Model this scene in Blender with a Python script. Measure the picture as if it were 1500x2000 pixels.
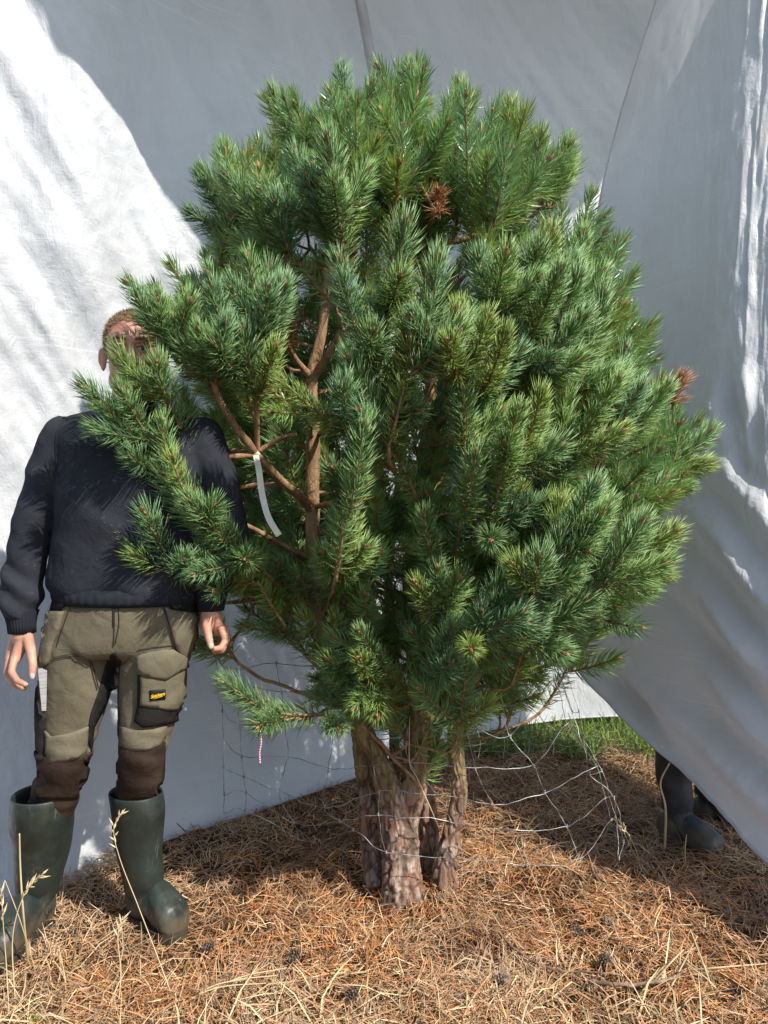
import bpy, bmesh, math, random
import numpy as np
from mathutils import Vector, Matrix, geometry
from mathutils.bvhtree import BVHTree

# ------------------------------------------------------------------ scene, camera, light
scene = bpy.context.scene
for o in list(bpy.data.objects):
    bpy.data.objects.remove(o, do_unlink=True)
C = scene.collection
R = math.radians
CAMH, FPX = 1.23, 1503.0            # camera height (m), focal length in pixels of the 1500x2000 photograph
cam_d = bpy.data.cameras.new('camera')
cam = bpy.data.objects.new('camera', cam_d); C.objects.link(cam)
cam.location = (0, 0, CAMH); cam.rotation_euler = (R(90), 0, 0)
cam_d.sensor_fit = 'VERTICAL'; cam_d.angle_y = 2 * math.atan(1000 / FPX)
cam_d.clip_start = 0.05; cam_d.clip_end = 2000
scene.camera = cam

SUN_AZ, SUN_EL = 50.0, 45.0         # sun stands behind the camera, to its right
SUN = Vector((math.sin(R(SUN_AZ)) * math.cos(R(SUN_EL)), -math.cos(R(SUN_AZ)) * math.cos(R(SUN_EL)), math.sin(R(SUN_EL))))
world = bpy.data.worlds.new('World'); scene.world = world; world.use_nodes = True
wn = world.node_tree; wn.nodes.clear()
sky = wn.nodes.new('ShaderNodeTexSky'); sky.sky_type = 'NISHITA'; sky.sun_disc = False
sky.sun_elevation = R(SUN_EL); sky.sun_rotation = R(180 - SUN_AZ)
bgn = wn.nodes.new('ShaderNodeBackground'); bgn.inputs['Strength'].default_value = 0.14
wo = wn.nodes.new('ShaderNodeOutputWorld')
wn.links.new(sky.outputs[0], bgn.inputs[0]); wn.links.new(bgn.outputs[0], wo.inputs[0])
sd = bpy.data.lights.new('sun', 'SUN'); sd.energy = 5.0; sd.angle = R(0.5); sd.color = (1.0, 0.955, 0.88)
so = bpy.data.objects.new('sun', sd); C.objects.link(so)
so.rotation_euler = SUN.to_track_quat('Z', 'Y').to_euler(); so.location = (3, -4, 6)
vs = scene.view_settings
vs.view_transform = 'Standard'; vs.look = 'None'; vs.gamma = 1; vs.use_curve_mapping = False; vs.exposure = 0.42
scene.render.engine = 'CYCLES'

rng = np.random.default_rng(7); random.seed(7)

def P(px, py, Y):
    return Vector(((px - 750) / FPX * Y, Y, CAMH - (py - 1000) / FPX * Y))
def PG(px, py, z=0.0):
    Y = (CAMH - z) * FPX / (py - 1000)
    return P(px, py, Y)

# ------------------------------------------------------------------ helpers
def _h(a):
    a = (a ^ (a >> 15)) * np.uint32(0x2c1b3c6d); a = (a ^ (a >> 12)) * np.uint32(0x297a2d39)
    return a ^ (a >> 15)
def vnoise(p, seed=0):
    p = np.asarray(p, dtype=np.float64); i = np.floor(p).astype(np.int64); f = p - i; f = f * f * (3 - 2 * f)
    out = 0
    for dx in (0, 1):
        for dy in (0, 1):
            for dz in (0, 1):
                k = ((i[:, 0] + dx) * 73856093 ^ (i[:, 1] + dy) * 19349663 ^ (i[:, 2] + dz) * 83492791 ^ (seed * 2654435 + 12345)) & 0xffffffff
                v = _h(k.astype(np.uint32)).astype(np.float64) / 4294967295.0
                w = (f[:, 0] if dx else 1 - f[:, 0]) * (f[:, 1] if dy else 1 - f[:, 1]) * (f[:, 2] if dz else 1 - f[:, 2])
                out = out + v * w
    return out * 2 - 1
def fbm(p, oct=3, seed=0):
    p = np.asarray(p, dtype=np.float64); s = 0; a = 1.0
    for k in range(oct):
        s = s + a * vnoise(p * 2 ** k + 17.3 * k, seed + k); a *= 0.5
    return s

def mesh_np(name, V, T, mats, col=None, midx=None, smooth=True, parent=None, Q=None, link=True):
    me = bpy.data.meshes.new(name)
    V = np.asarray(V, dtype=np.float32); nt = 0 if T is None else len(T); nq = 0 if Q is None else len(Q)
    me.vertices.add(len(V)); me.vertices.foreach_set('co', V.ravel())
    li = []
    if nt: li.append(np.asarray(T, dtype=np.int32).ravel())
    if nq: li.append(np.asarray(Q, dtype=np.int32).ravel())
    li = np.concatenate(li)
    me.loops.add(len(li)); me.loops.foreach_set('vertex_index', li)
    me.polygons.add(nt + nq)
    me.polygons.foreach_set('loop_start', np.concatenate([np.arange(nt) * 3, nt * 3 + np.arange(nq) * 4]).astype(np.int32))
    if midx is not None: me.polygons.foreach_set('material_index', np.asarray(midx, dtype=np.int32))
    me.polygons.foreach_set('use_smooth', np.full(nt + nq, bool(smooth)))
    if col is not None:
        ca = me.color_attributes.new('col', 'FLOAT_COLOR', 'POINT')
        c4 = np.ones((len(V), 4), dtype=np.float32); c4[:, :3] = col
        ca.data.foreach_set('color', c4.ravel())
    me.update(calc_edges=True); me.validate()
    for m in (mats if isinstance(mats, (list, tuple)) else [mats]): me.materials.append(m)
    if not link: return me
    o = bpy.data.objects.new(name, me); C.objects.link(o)
    if parent is not None: o.parent = parent
    return o

def grid_obj(name, G, mat, parent=None, smooth=True):
    n, m = G.shape[:2]; idx = np.arange(n * m).reshape(n, m)
    Q = np.stack([idx[:-1, :-1], idx[1:, :-1], idx[1:, 1:], idx[:-1, 1:]], -1).reshape(-1, 4)
    return mesh_np(name, G.reshape(-1, 3), None, mat, Q=Q, smooth=smooth, parent=parent)

def tag(o, label=None, cat=None, group=None, kind=None):
    if label: o['label'] = label
    if cat: o['category'] = cat
    if group: o['group'] = group
    if kind: o['kind'] = kind
    return o
def empty(name, loc):
    o = bpy.data.objects.new(name, None); C.objects.link(o); o.location = loc; o.empty_display_size = 0.1
    return o
def put(o, parent):          # geometry is in world metres: keep it there under a parent that only translates
    o.parent = parent; o.matrix_parent_inverse = Matrix.Translation(-Vector(parent.location)); return o

def frames(path):
    path = np.asarray(path, float); n = len(path)
    t = np.gradient(path, axis=0); t /= np.linalg.norm(t, axis=1)[:, None] + 1e-9
    a = np.array([0, 0, 1.0]) if abs(t[0][2]) < 0.8 else np.array([1.0, 0, 0])
    u = np.zeros((n, 3)); u0 = np.cross(t[0], a); u0 /= np.linalg.norm(u0)
    for i in range(n):
        u0 = u0 - t[i] * np.dot(u0, t[i]); u0 /= np.linalg.norm(u0); u[i] = u0
    return t, u, np.cross(t, u)
def catmull(pts, n):
    pts = np.asarray(pts, float); m = len(pts)
    if m == 2: return pts[0] + (pts[1] - pts[0]) * np.linspace(0, 1, n)[:, None]
    ext = np.vstack([2 * pts[0] - pts[1], pts, 2 * pts[-1] - pts[-2]])
    u = np.linspace(0, m - 1 - 1e-9, n); i = u.astype(int); f = (u - i)[:, None]
    p0, p1, p2, p3 = ext[i], ext[i + 1], ext[i + 2], ext[i + 3]
    return 0.5 * (2 * p1 + (p2 - p0) * f + (2 * p0 - 5 * p1 + 4 * p2 - p3) * f ** 2 + (3 * p1 - p0 - 3 * p2 + p3) * f ** 3)
def tube_arr(path, rad, k=8, cap=True):
    path = np.asarray(path, float); n = len(path); rad = np.broadcast_to(np.asarray(rad, float), (n,))
    t, u, v = frames(path); a = np.arange(k) / k * 2 * np.pi
    V = path[:, None] + rad[:, None, None] * (np.cos(a)[None, :, None] * u[:, None] + np.sin(a)[None, :, None] * v[:, None])
    idx = np.arange(n * k).reshape(n, k); nx = np.roll(idx, -1, 1)
    Q = np.stack([idx[:-1], nx[:-1], nx[1:], idx[1:]], -1).reshape(-1, 4)
    V = V.reshape(-1, 3); T = np.zeros((0, 3), int)
    if cap:
        V = np.vstack([V, path[0], path[-1]]); c0, c1 = n * k, n * k + 1
        T = np.vstack([np.stack([nx[0], idx[0], np.full(k, c0)], -1), np.stack([idx[-1], nx[-1], np.full(k, c1)], -1)])
    return V, Q, T
def tube(name, path, rad, mat, k=8, parent=None):
    V, Q, T = tube_arr(path, rad, k); o = mesh_np(name, V, T, mat, Q=Q)
    return put(o, parent) if parent else o
class Acc:                   # collects pieces of ONE part
    def __init__(s): s.V, s.Q, s.T, s.n = [], [], [], 0
    def add(s, V, Q=None, T=None):
        s.V.append(np.asarray(V, float))
        if Q is not None and len(Q): s.Q.append(np.asarray(Q) + s.n)
        if T is not None and len(T): s.T.append(np.asarray(T) + s.n)
        s.n += len(V); return s
    def build(s, name, mat, parent=None, smooth=True):
        o = mesh_np(name, np.vstack(s.V), np.vstack(s.T) if s.T else None, mat, Q=np.vstack(s.Q) if s.Q else None, smooth=smooth)
        return put(o, parent) if parent else o

# ------------------------------------------------------------------ materials
class NT:
    def __init__(s, name):
        s.m = bpy.data.materials.new(name); s.m.use_nodes = True; s.t = s.m.node_tree
        s.b = s.t.nodes['Principled BSDF']; s.out = s.t.nodes['Material Output']
    def n(s, typ, **kw):
        nd = s.t.nodes.new('ShaderNode' + typ)
        for k, v in kw.items():
            if hasattr(nd, k): setattr(nd, k, v)
        return nd
    def set(s, nd, **kw):
        for k, v in kw.items(): nd.inputs[k.replace('_', ' ')].default_value = v
        return nd
    def l(s, a, b): s.t.links.new(a, b)
    def coord(s, scale=(1, 1, 1), rot=(0, 0, 0), kind='Object'):
        c = s.n('TexCoord'); mp = s.n('Mapping'); s.l(c.outputs[kind], mp.inputs[0])
        mp.inputs['Scale'].default_value = scale; mp.inputs['Rotation'].default_value = rot
        return mp.outputs[0]
    def noise(s, vec, scale, detail=4, rough=0.55, dist=0):
        nd = s.n('TexNoise'); s.l(vec, nd.inputs['Vector'])
        nd.inputs['Scale'].default_value = scale; nd.inputs['Detail'].default_value = detail
        nd.inputs['Roughness'].default_value = rough; nd.inputs['Distortion'].default_value = dist
        return nd.outputs['Fac']
    def ramp(s, fac, stops):
        nd = s.n('ValToRGB'); s.l(fac, nd.inputs[0]); e = nd.color_ramp.elements
        while len(e) < len(stops): e.new(0.5)
        for el, (p, c) in zip(e, stops): el.position = p; el.color = (*c, 1) if len(c) == 3 else c
        return nd.outputs[0]
    def mix(s, fac, a, b, mode='MIX'):
        nd = s.n('MixRGB', blend_type=mode)
        for i, x in enumerate((fac, a, b)):
            if isinstance(x, (int, float)): nd.inputs[i].default_value = x
            elif isinstance(x, tuple): nd.inputs[i].default_value = (*x, 1)
            else: s.l(x, nd.inputs[i])
        return nd.outputs[0]
    def bump(s, h, strength, dist=0.01, prev=None):
        nd = s.n('Bump'); s.l(h, nd.inputs['Height']); nd.inputs['Strength'].default_value = strength
        nd.inputs['Distance'].default_value = dist
        if prev is not None: s.l(prev, nd.inputs['Normal'])
        return nd.outputs[0]
    def fin(s, col, rough=0.8, nrm=None, spec=0.3):
        if isinstance(col, tuple): s.b.inputs['Base Color'].default_value = (*col, 1)
        else: s.l(col, s.b.inputs['Base Color'])
        if isinstance(rough, (int, float)): s.b.inputs['Roughness'].default_value = rough
        else: s.l(rough, s.b.inputs['Roughness'])
        s.b.inputs['Specular IOR Level'].default_value = spec
        if nrm is not None: s.l(nrm, s.b.inputs['Normal'])
        return s.m
    def translucent(s, col, fac):
        tr = s.n('BsdfTranslucent'); mx = s.n('MixShader'); mx.inputs[0].default_value = fac
        if isinstance(col, tuple): tr.inputs[0].default_value = (*col, 1)
        else: s.l(col, tr.inputs[0])
        s.l(s.b.outputs[0], mx.inputs[1]); s.l(tr.outputs[0], mx.inputs[2]); s.l(mx.outputs[0], s.out.inputs[0])

def mat_cloth(name, c0, c1, scale=6, weave=900, rough=0.9, dust=None):
    k = NT(name); v = k.coord(); f = k.noise(v, scale, 5, 0.6)
    col = k.ramp(f, [(0.3, c0), (0.7, c1)])
    if dust:
        d = k.ramp(k.noise(v, 30, 6, 0.7), [(0.60, (0, 0, 0)), (0.74, (1, 1, 1))])
        col = k.mix(k.mix(0.35, (0, 0, 0), d), col, dust)
    nb = k.bump(k.noise(v, weave, 2), 0.25, 0.001)
    nb = k.bump(k.noise(v, 22, 4, 0.55, 0.6), 0.5, 0.010, nb)
    return k.fin(col, rough, nb, 0.15)

def mat_vcol(name, rough, spec, trans=0.0, sat=None):
    k = NT(name); a = k.n('VertexColor'); a.layer_name = 'col'; col = a.outputs[0]
    m = k.fin(col, rough, None, spec)
    if trans: k.translucent(col, trans)
    return m

def mat_tarp(name):
    k = NT(name); v = k.coord()
    dirt = k.noise(v, 1.7, 6, 0.62)
    col = k.ramp(dirt, [(0.30, (0.58, 0.585, 0.59)), (0.62, (0.69, 0.70, 0.72))])
    low = k.noise(k.coord((1, 1, 0.4)), 9, 6, 0.7)
    col = k.mix(k.ramp(low, [(0.55, (0, 0, 0)), (0.85, (0.35, 0.35, 0.35))]), col, (0.55, 0.52, 0.46))
    th = k.ramp(k.noise(k.coord((3.2, 3.2, 300), (R(3), R(4), 0)), 1, 3, 0.6), [(0.60, (0, 0, 0)), (0.66, (1, 1, 1))])
    th = k.mix(1.0, th, k.ramp(k.noise(v, 2.2, 4, .6), [(.48, (0, 0, 0)), (.62, (.8, .8, .8))]), 'MULTIPLY')
    col = k.mix(th, col, (0.88, 0.88, 0.89))
    # woven tape: crossing fine threads and small creases, relief only
    w1 = k.noise(k.coord((260, 260, 9)), 1, 2, 0.5); w2 = k.noise(k.coord((9, 9, 320)), 1, 2, 0.5)
    nb = k.bump(w1, 0.35, 0.0012); nb = k.bump(w2, 0.40, 0.0012, nb)
    cr = k.noise(k.coord((14, 14, 5), (0, R(32), 0)), 1, 5, 0.62, 0.7); nb = k.bump(cr, 0.75, 0.012, nb)
    cr2 = k.noise(v, 42, 5, 0.6, 1.0); nb = k.bump(cr2, 0.6, 0.004, nb)
    m = k.fin(col, 0.42, nb, 0.35)
    k.translucent((0.66, 0.67, 0.70), 0.29)
    return m

def mat_bark(name, hi, lo, moss=None, scale=26):
    k = NT(name); a = k.n('VertexColor'); a.layer_name = 'col'
    v = k.coord((1, 1, 0.35)); f = k.noise(v, scale, 7, 0.68, 0.4)
    col = k.ramp(f, [(0.32, lo), (0.5, tuple((x + y) / 2 for x, y in zip(hi, lo))), (0.68, hi)])
    col = k.mix(1.0, col, a.outputs[0], 'MULTIPLY')
    if moss:
        g = k.ramp(k.noise(k.coord(), 9, 5, 0.65), [(0.48, (0, 0, 0)), (0.66, (0.75, 0.75, 0.75))])
        col = k.mix(g, col, moss)
    nb = k.bump(f, 0.9, 0.012); nb = k.bump(k.noise(k.coord(), 240, 3), 0.4, 0.002, nb)
    return k.fin(col, 0.88, nb, 0.2)

M = {}
M['tarp'] = mat_tarp('woven_tarp')
M['needle'] = mat_vcol('pine_needle', 0.33, 0.5, 0.28)
M['deadneedle'] = mat_vcol('dead_needle', 0.6, 0.3)
M['litter'] = mat_vcol('needle_litter', 0.62, 0.3)
M['straw'] = mat_vcol('straw', 0.55, 0.35, 0.15)
M['grass'] = mat_vcol('green_grass', 0.5, 0.3, 0.3)
M['bark_low'] = mat_bark('bark_lower', (0.50, 0.37, 0.28), (0.15, 0.085, 0.055))
M['bark_mid'] = mat_bark('bark_mossy', (0.33, 0.225, 0.12), (0.15, 0.09, 0.05), (0.20, 0.18, 0.07))
def mat_trunk():
    k = NT('bark_trunk'); a = k.n('VertexColor'); a.layer_name = 'col'; v = k.coord((1, 1, 0.35)); o = k.coord()
    f = k.noise(v, 30, 7, 0.7, 0.4)
    lo = k.ramp(f, [(0.34, (0.11, 0.06, 0.04)), (0.5, (0.30, 0.205, 0.15)), (0.68, (0.56, 0.45, 0.37))])
    red = k.ramp(k.noise(o, 11, 4), [(0.5, (0, 0, 0)), (0.62, (0.6, 0.6, 0.6))]); lo = k.mix(red, lo, (0.30, 0.14, 0.085))
    mi = k.ramp(f, [(0.34, (0.13, 0.08, 0.04)), (0.68, (0.36, 0.26, 0.13))])
    g = k.ramp(k.noise(o, 9, 5, 0.65), [(0.48, (0, 0, 0)), (0.66, (0.75, 0.75, 0.75))]); mi = k.mix(g, mi, (0.24, 0.22, 0.085))
    up = k.ramp(f, [(0.34, (0.20, 0.11, 0.06)), (0.68, (0.50, 0.31, 0.17))])
    sp = k.n('SeparateXYZ'); k.l(o, sp.inputs[0]); ad = k.n('Math', operation='MULTIPLY_ADD'); k.l(k.noise(o, 8, 4), ad.inputs[0]); ad.inputs[1].default_value = 0.35; k.l(sp.outputs[2], ad.inputs[2])
    m1 = k.n('MapRange'); k.l(ad.outputs[0], m1.inputs[0]); m1.inputs[1].default_value = 0.44; m1.inputs[2].default_value = 0.56
    m2 = k.n('MapRange'); k.l(ad.outputs[0], m2.inputs[0]); m2.inputs[1].default_value = 0.95; m2.inputs[2].default_value = 1.35
    col = k.mix(m1.outputs[0], lo, mi); col = k.mix(m2.outputs[0], col, up); col = k.mix(1.0, col, a.outputs[0], 'MULTIPLY')
    nb = k.bump(f, 1.0, 0.014); nb = k.bump(k.noise(o, 240, 3), 0.5, 0.002, nb)
    return k.fin(col, 0.9, nb, 0.15)
M['trunk'] = mat_trunk()
M['bark_top'] = mat_bark('bark_branch', (0.44, 0.27, 0.15), (0.17, 0.09, 0.05), None, 40)
k = NT('shoot_stem'); M['stem'] = k.fin(k.ramp(k.noise(k.coord(), 60, 4), [(0.35, (0.17, 0.085, 0.045)), (0.65, (0.42, 0.25, 0.13))]), 0.8)
k = NT('bud'); M['bud'] = k.fin(k.ramp(k.noise(k.coord(), 220, 3), [(0.35, (0.22, 0.08, 0.045)), (0.65, (0.50, 0.25, 0.15))]), 0.55)
k = NT('wire_metal'); k.b.inputs['Metallic'].default_value = 0.75
M['wire'] = k.fin(k.ramp(k.noise(k.coord(), 30, 4), [(0.4, (0.16, 0.15, 0.14)), (0.62, (0.55, 0.55, 0.54))]), 0.45, None, 0.5)
M['sweater'] = mat_cloth('navy_sweatshirt', (0.020, 0.022, 0.028), (0.034, 0.037, 0.046), 5, 1200, 0.95, (0.16, 0.15, 0.14))
M['rib'] = mat_cloth('navy_rib', (0.015, 0.017, 0.022), (0.026, 0.028, 0.036), 9, 600, 0.95)
M['olive'] = mat_cloth('olive_canvas', (0.105, 0.088, 0.055), (0.155, 0.135, 0.088), 7, 1100, 0.92, (0.22, 0.19, 0.14))
M['olive2'] = mat_cloth('olive_canvas_pocket', (0.12, 0.105, 0.068), (0.18, 0.158, 0.108), 9, 1100, 0.92, (0.25, 0.22, 0.17))
M['black'] = mat_cloth('black_cordura', (0.010, 0.009, 0.009), (0.024, 0.021, 0.020), 9, 900, 0.75, (0.10, 0.09, 0.08))
M['muddy'] = mat_cloth('muddy_black_trouser', (0.018, 0.012, 0.009), (0.055, 0.036, 0.026), 8, 900, 0.7, (0.16, 0.11, 0.08))
M['thread'] = NT('thread').fin((0.03, 0.024, 0.015), 0.9)
M['logo'] = NT('logo_yellow').fin((0.75, 0.48, 0.02), 0.6)
M['logob'] = NT('logo_black').fin((0.008, 0.008, 0.008), 0.7)
M['zip'] = NT('zip').fin((0.02, 0.018, 0.015), 0.5)
k = NT('skin'); v = k.coord()
col = k.ramp(k.noise(v, 28, 5, 0.6), [(0.3, (0.42, 0.19, 0.125)), (0.7, (0.58, 0.32, 0.22))])
k.b.inputs['Subsurface Weight'].default_value = 0.12; k.b.inputs['Subsurface Radius'].default_value = (0.012, 0.004, 0.002)
M['skin'] = k.fin(col, 0.5, k.bump(k.noise(v, 260, 4), 0.25, 0.002), 0.4)
k = NT('short_hair'); v = k.coord((1, 1, 0.4))
M['hair'] = k.fin(k.ramp(k.noise(v, 320, 3), [(0.35, (0.19, 0.115, 0.055)), (0.65, (0.42, 0.29, 0.16))]), 0.7, k.bump(k.noise(v, 500, 3), 0.9, 0.004), 0.3)
M['brow'] = NT('brow').fin((0.20, 0.11, 0.06), 0.8)
M['eyew'] = NT('eye_white').fin((0.62, 0.58, 0.55), 0.25, None, 0.5)
M['iris'] = NT('iris').fin((0.03, 0.035, 0.04), 0.15, None, 0.6)
M['nail'] = NT('nail').fin((0.72, 0.46, 0.38), 0.35, None, 0.5)
M['lip'] = NT('lip').fin((0.42, 0.14, 0.11), 0.5)
M['sole'] = mat_cloth('muddy_sole', (0.022, 0.020, 0.015), (0.075, 0.062, 0.042), 22, 300, 0.8)
def mat_boot(name, c0, c1, mud):
    k = NT(name); v = k.coord(); f = k.noise(v, 7, 6, 0.65)
    col = k.ramp(f, [(0.3, c0), (0.7, c1)])
    g = k.n('TexCoord'); sp = k.n('SeparateXYZ'); k.l(g.outputs['Object'], sp.inputs[0])
    d = k.ramp(k.noise(v, 16, 6, 0.7, 0.5), [(0.52, (0, 0, 0)), (0.74, (0.5, 0.5, 0.5))])
    col = k.mix(d, col, mud)
    za = k.n('Math', operation='MULTIPLY_ADD'); k.l(k.noise(v, 20, 6, .7), za.inputs[0]); za.inputs[1].default_value = -.16; k.l(sp.outputs[2], za.inputs[2])
    mz = k.n('MapRange'); k.l(za.outputs[0], mz.inputs[0]); mz.inputs[1].default_value = .02; mz.inputs[2].default_value = -.04; mz.inputs[3].default_value = 0; mz.inputs[4].default_value = .8
    col = k.mix(mz.outputs[0], col, (.11, .085, .055))
    sc = k.ramp(k.noise(k.coord((60, 60, 9), (.3, .5, 0)), 1, 3, .6), [(.66, (0, 0, 0)), (.72, (.35, .35, .35))]); col = k.mix(sc, col, (.16, .16, .14))
    ro = k.ramp(k.noise(v, 12, 5, 0.7), [(0.35, (0.34,) * 3), (0.7, (0.70,) * 3)])
    nb = k.bump(k.noise(v, 14, 4), 0.35, 0.01); nb = k.bump(k.noise(v, 120, 4), 0.2, 0.002, nb)
    return k.fin(col, ro, nb, 0.5)
M['boot'] = mat_boot('green_rubber', (0.010, 0.016, 0.013), (0.024, 0.034, 0.027), (0.070, 0.066, 0.046))
M['bootb'] = mat_boot('navy_rubber', (0.012, 0.015, 0.022), (0.028, 0.034, 0.048), (0.06, 0.055, 0.05))
k = NT('rule'); M['rule'] = k.fin(k.ramp(k.noise(k.coord((1, 1, 260)), 1, 2), [(.36, (.20, .20, .20)), (.5, (.34, .335, .325))]), .5)
M['strap'] = NT('strap').fin((0.72, 0.68, 0.55), 0.5)
k = NT('string'); w = k.n('TexWave'); w.wave_type = 'BANDS'; w.bands_direction = 'Z'; w.inputs['Scale'].default_value = 45
k.l(k.coord(), w.inputs[0]); M['string'] = k.fin(k.ramp(w.outputs['Fac'], [(0.45, (0.65, 0.05, 0.07)), (0.55, (0.75, 0.7, 0.68))]), 0.7)
k = NT('cone'); M['cone'] = k.fin(k.ramp(k.noise(k.coord(), 90, 4), [(0.35, (0.06, 0.04, 0.03)), (0.65, (0.24, 0.17, 0.12))]), 0.8)
k = NT('twig'); M['twig'] = k.fin(k.ramp(k.noise(k.coord(), 40, 5), [(0.35, (0.10, 0.06, 0.04)), (0.65, (0.32, 0.22, 0.15))]), 0.85)
k = NT('soil'); v = k.coord(); f = k.noise(v, 9, 8, 0.7)
col = k.ramp(f, [(0.3, (0.035, 0.02, 0.012)), (0.55, (0.11, 0.06, 0.03)), (0.75, (0.22, 0.13, 0.07))])
sp = k.n('SeparateXYZ'); k.l(v, sp.inputs[0]); ad = k.n('Math', operation='ADD'); k.l(sp.outputs[1], ad.inputs[0]); k.l(k.noise(v, 3, 3), ad.inputs[1])
gr = k.ramp(k.noise(v, 25, 6, 0.7), [(0.35, (0.05, 0.08, 0.02)), (0.7, (0.16, 0.22, 0.06))])
mr = k.n('MapRange'); k.l(ad.outputs[0], mr.inputs[0]); mr.inputs[1].default_value = 4.75; mr.inputs[2].default_value = 5.0
col = k.mix(mr.outputs[0], col, gr)
M['ground'] = k.fin(col, 0.95, k.bump(k.noise(v, 60, 6, 0.7), 1.0, 0.02), 0.1)

# ------------------------------------------------------------------ ground
def gz(x, y):
    x = np.atleast_1d(np.asarray(x, float)); y = np.atleast_1d(np.asarray(y, float))
    p = np.stack([x, y, np.zeros_like(x)], -1)
    near = np.exp(-((x - 0.05) ** 2 + (y - 2.6) ** 2) / 6.0)
    return (fbm(p * 2.1, 3, 3) * 0.022 + fbm(p * 9.0, 2, 9) * 0.008) * near - 0.004
fx = np.arange(-2.2, 2.6, 0.03); fy = np.arange(1.2, 5.2, 0.03)
geo = 0.05 * 1.28 ** np.arange(1, 36)
xs = np.concatenate([(-2.2 - np.cumsum(geo))[::-1], fx, 2.6 + np.cumsum(geo)])
ys = np.concatenate([(1.2 - np.cumsum(geo))[::-1], fy, 5.2 + np.cumsum(geo)])
XX, YY = np.meshgrid(xs, ys, indexing='ij')
G = np.stack([XX, YY, gz(XX.ravel(), YY.ravel()).reshape(XX.shape)], -1)
tag(grid_obj('ground', G, M['ground']), 'forest ground of brown soil running into green grass', None, None, 'structure')

# ------------------------------------------------------------------ tarpaulins
def sheet_normals(G):
    du = np.gradient(G, axis=0); dv = np.gradient(G, axis=1); n = np.cross(du, dv)
    return n / (np.linalg.norm(n, axis=2)[..., None] + 1e-9)
# back sheet: foot line read off the ground, left to right, leaning back with height
foot = catmull([(-2.3, 1.75, 0.02), (-1.62, 2.05, 0.0), (-1.24, 2.37, 0.0), (-1.06, 2.50, 0.0), (-.82, 2.84, 0.0), (-.44, 3.24, 0.0), (-.14, 3.55, 0.0),
                (.42, 3.98, 0.065), (.88, 4.18, 0.085), (1.20, 4.22, 0.10), (1.47, 4.20, .11)], 300)
TOPZ = 4.75
nz = 290
hh = np.linspace(0, 1, nz) ** 1.0
def back_point(f, h):
    f = np.asarray(f, float); z = f[..., 2] + (TOPZ - f[..., 2]) * h
    lean = 0.34 * np.clip(z, 0, 9) ** 0.9 / 3.95 ** 0.9 + 0.10 * np.sin(np.clip(z / 2.2, 0, 1) * math.pi)
    side = np.clip((0.2 - f[..., 0]) / 1.4, 0, 1)
    return np.stack([f[..., 0] - 0.25 * lean * (1 + 0.6 * side) + np.clip(f[..., 0], 0, 2) * z * .085, f[..., 1] + lean * (0.7 + 0.75 * side), z], -1)
F, H = np.meshgrid(np.arange(len(foot)), hh, indexing='ij')
G = back_point(foot[F], H)
S = np.concatenate([[0], np.cumsum(np.linalg.norm(np.diff(foot, axis=0), axis=1))])[F]
Z = G[..., 2]
a = R(33); q = S * math.cos(a) + Z * math.sin(a); p = -S * math.sin(a) + Z * math.cos(a)
def N3(x, y, sc, oct=3, seed=0):
    return fbm(np.stack([x.ravel() * sc[0], y.ravel() * sc[1], np.zeros(x.size)], -1), oct, seed).reshape(x.shape)
d = 0.030 * N3(S, Z, (1.5, 1.1), 3, 21)
up = np.clip((Z - 0.6) / 1.4, 0, 1)
d += up * 0.034 * N3(q, p, (6.5, 0.45), 2, 31) + 0.0055 * N3(q, p, (26, 2.2), 3, 35) + 0.0028 * N3(S, Z, (30, 30), 3, 41)
d += (1 - up) * 0.016 * N3(S + Z * .5, Z, (5.0, 1.0), 2, 51)
# a crumpled pocket high up near the middle
for cx, cz, rr, am in ((2.9 + .15, 3.05, .22, .05), (3.25, 3.15, .16, -.05), (3.05, 2.75, .12, .03)):
    w = np.exp(-((S - cx) ** 2 + ((Z - cz) * .8) ** 2) / rr ** 2); d += w * (am + 0.03 * np.abs(N3(S, Z, (9, 9), 2, 61)))
d *= np.clip(H * 12, 0.15, 1)
G = G + sheet_normals(G) * d[..., None] * np.array([1, 1, 0.3])
back = grid_obj('white_tarpaulin', G, M['tarp'])
tag(back, 'large white woven tarpaulin hung as a backdrop behind the pine and the man', 'tarpaulin')
# its welded seam
def back_col_at_px(px, py):
    best, bi = 1e9, None
    Gp = G; pxs = 750 + FPX * Gp[..., 0] / Gp[..., 1]; pys = 1000 - FPX * (Gp[..., 2] - CAMH) / Gp[..., 1]
    dd = (pxs - px) ** 2 + (pys - py) ** 2
    i = np.unravel_index(np.argmin(dd), dd.shape); return Vector(G[i])
# unseen flap added above the back sheet, its rim shaped to throw the slanting shade
rim_px = [(-500, -640), (-200, -330), (60, -10), (115, 95), (205, 190), (285, 312), (352, 420), (410, 495), (520, 600), (640, 640), (820, 600), (1000, 480), (1150, 385), (1190, 330), (1330, 150)]
rim = []
for (px, py) in rim_px:
    b = back_col_at_px(px, py) if px > 0 else None
    if b is None:
        i0 = np.argmin(np.abs(foot[:, 0] - (-1.65 if px < -300 else -1.4))); b = Vector(back_point(foot[i0], 0.80 if px < -300 else 0.73))
    t = 1.5 if px < 300 else (2.1 if px < 700 else 2.8)
    rim.append(b + SUN * t)
rim = catmull([tuple(r) for r in rim], 90)
i_top = np.linspace(np.argmin(np.abs(foot[:, 0] + 1.9)), len(foot) - 4, 90).astype(int)
topl = G[i_top, -1]
w = np.linspace(0, 1, 40)[None, :, None]
flap = topl[:, None] * (1 - w) + rim[:, None] * w
flap[..., 2] += 0.10 * np.sin(np.pi * w[..., 0])
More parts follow.
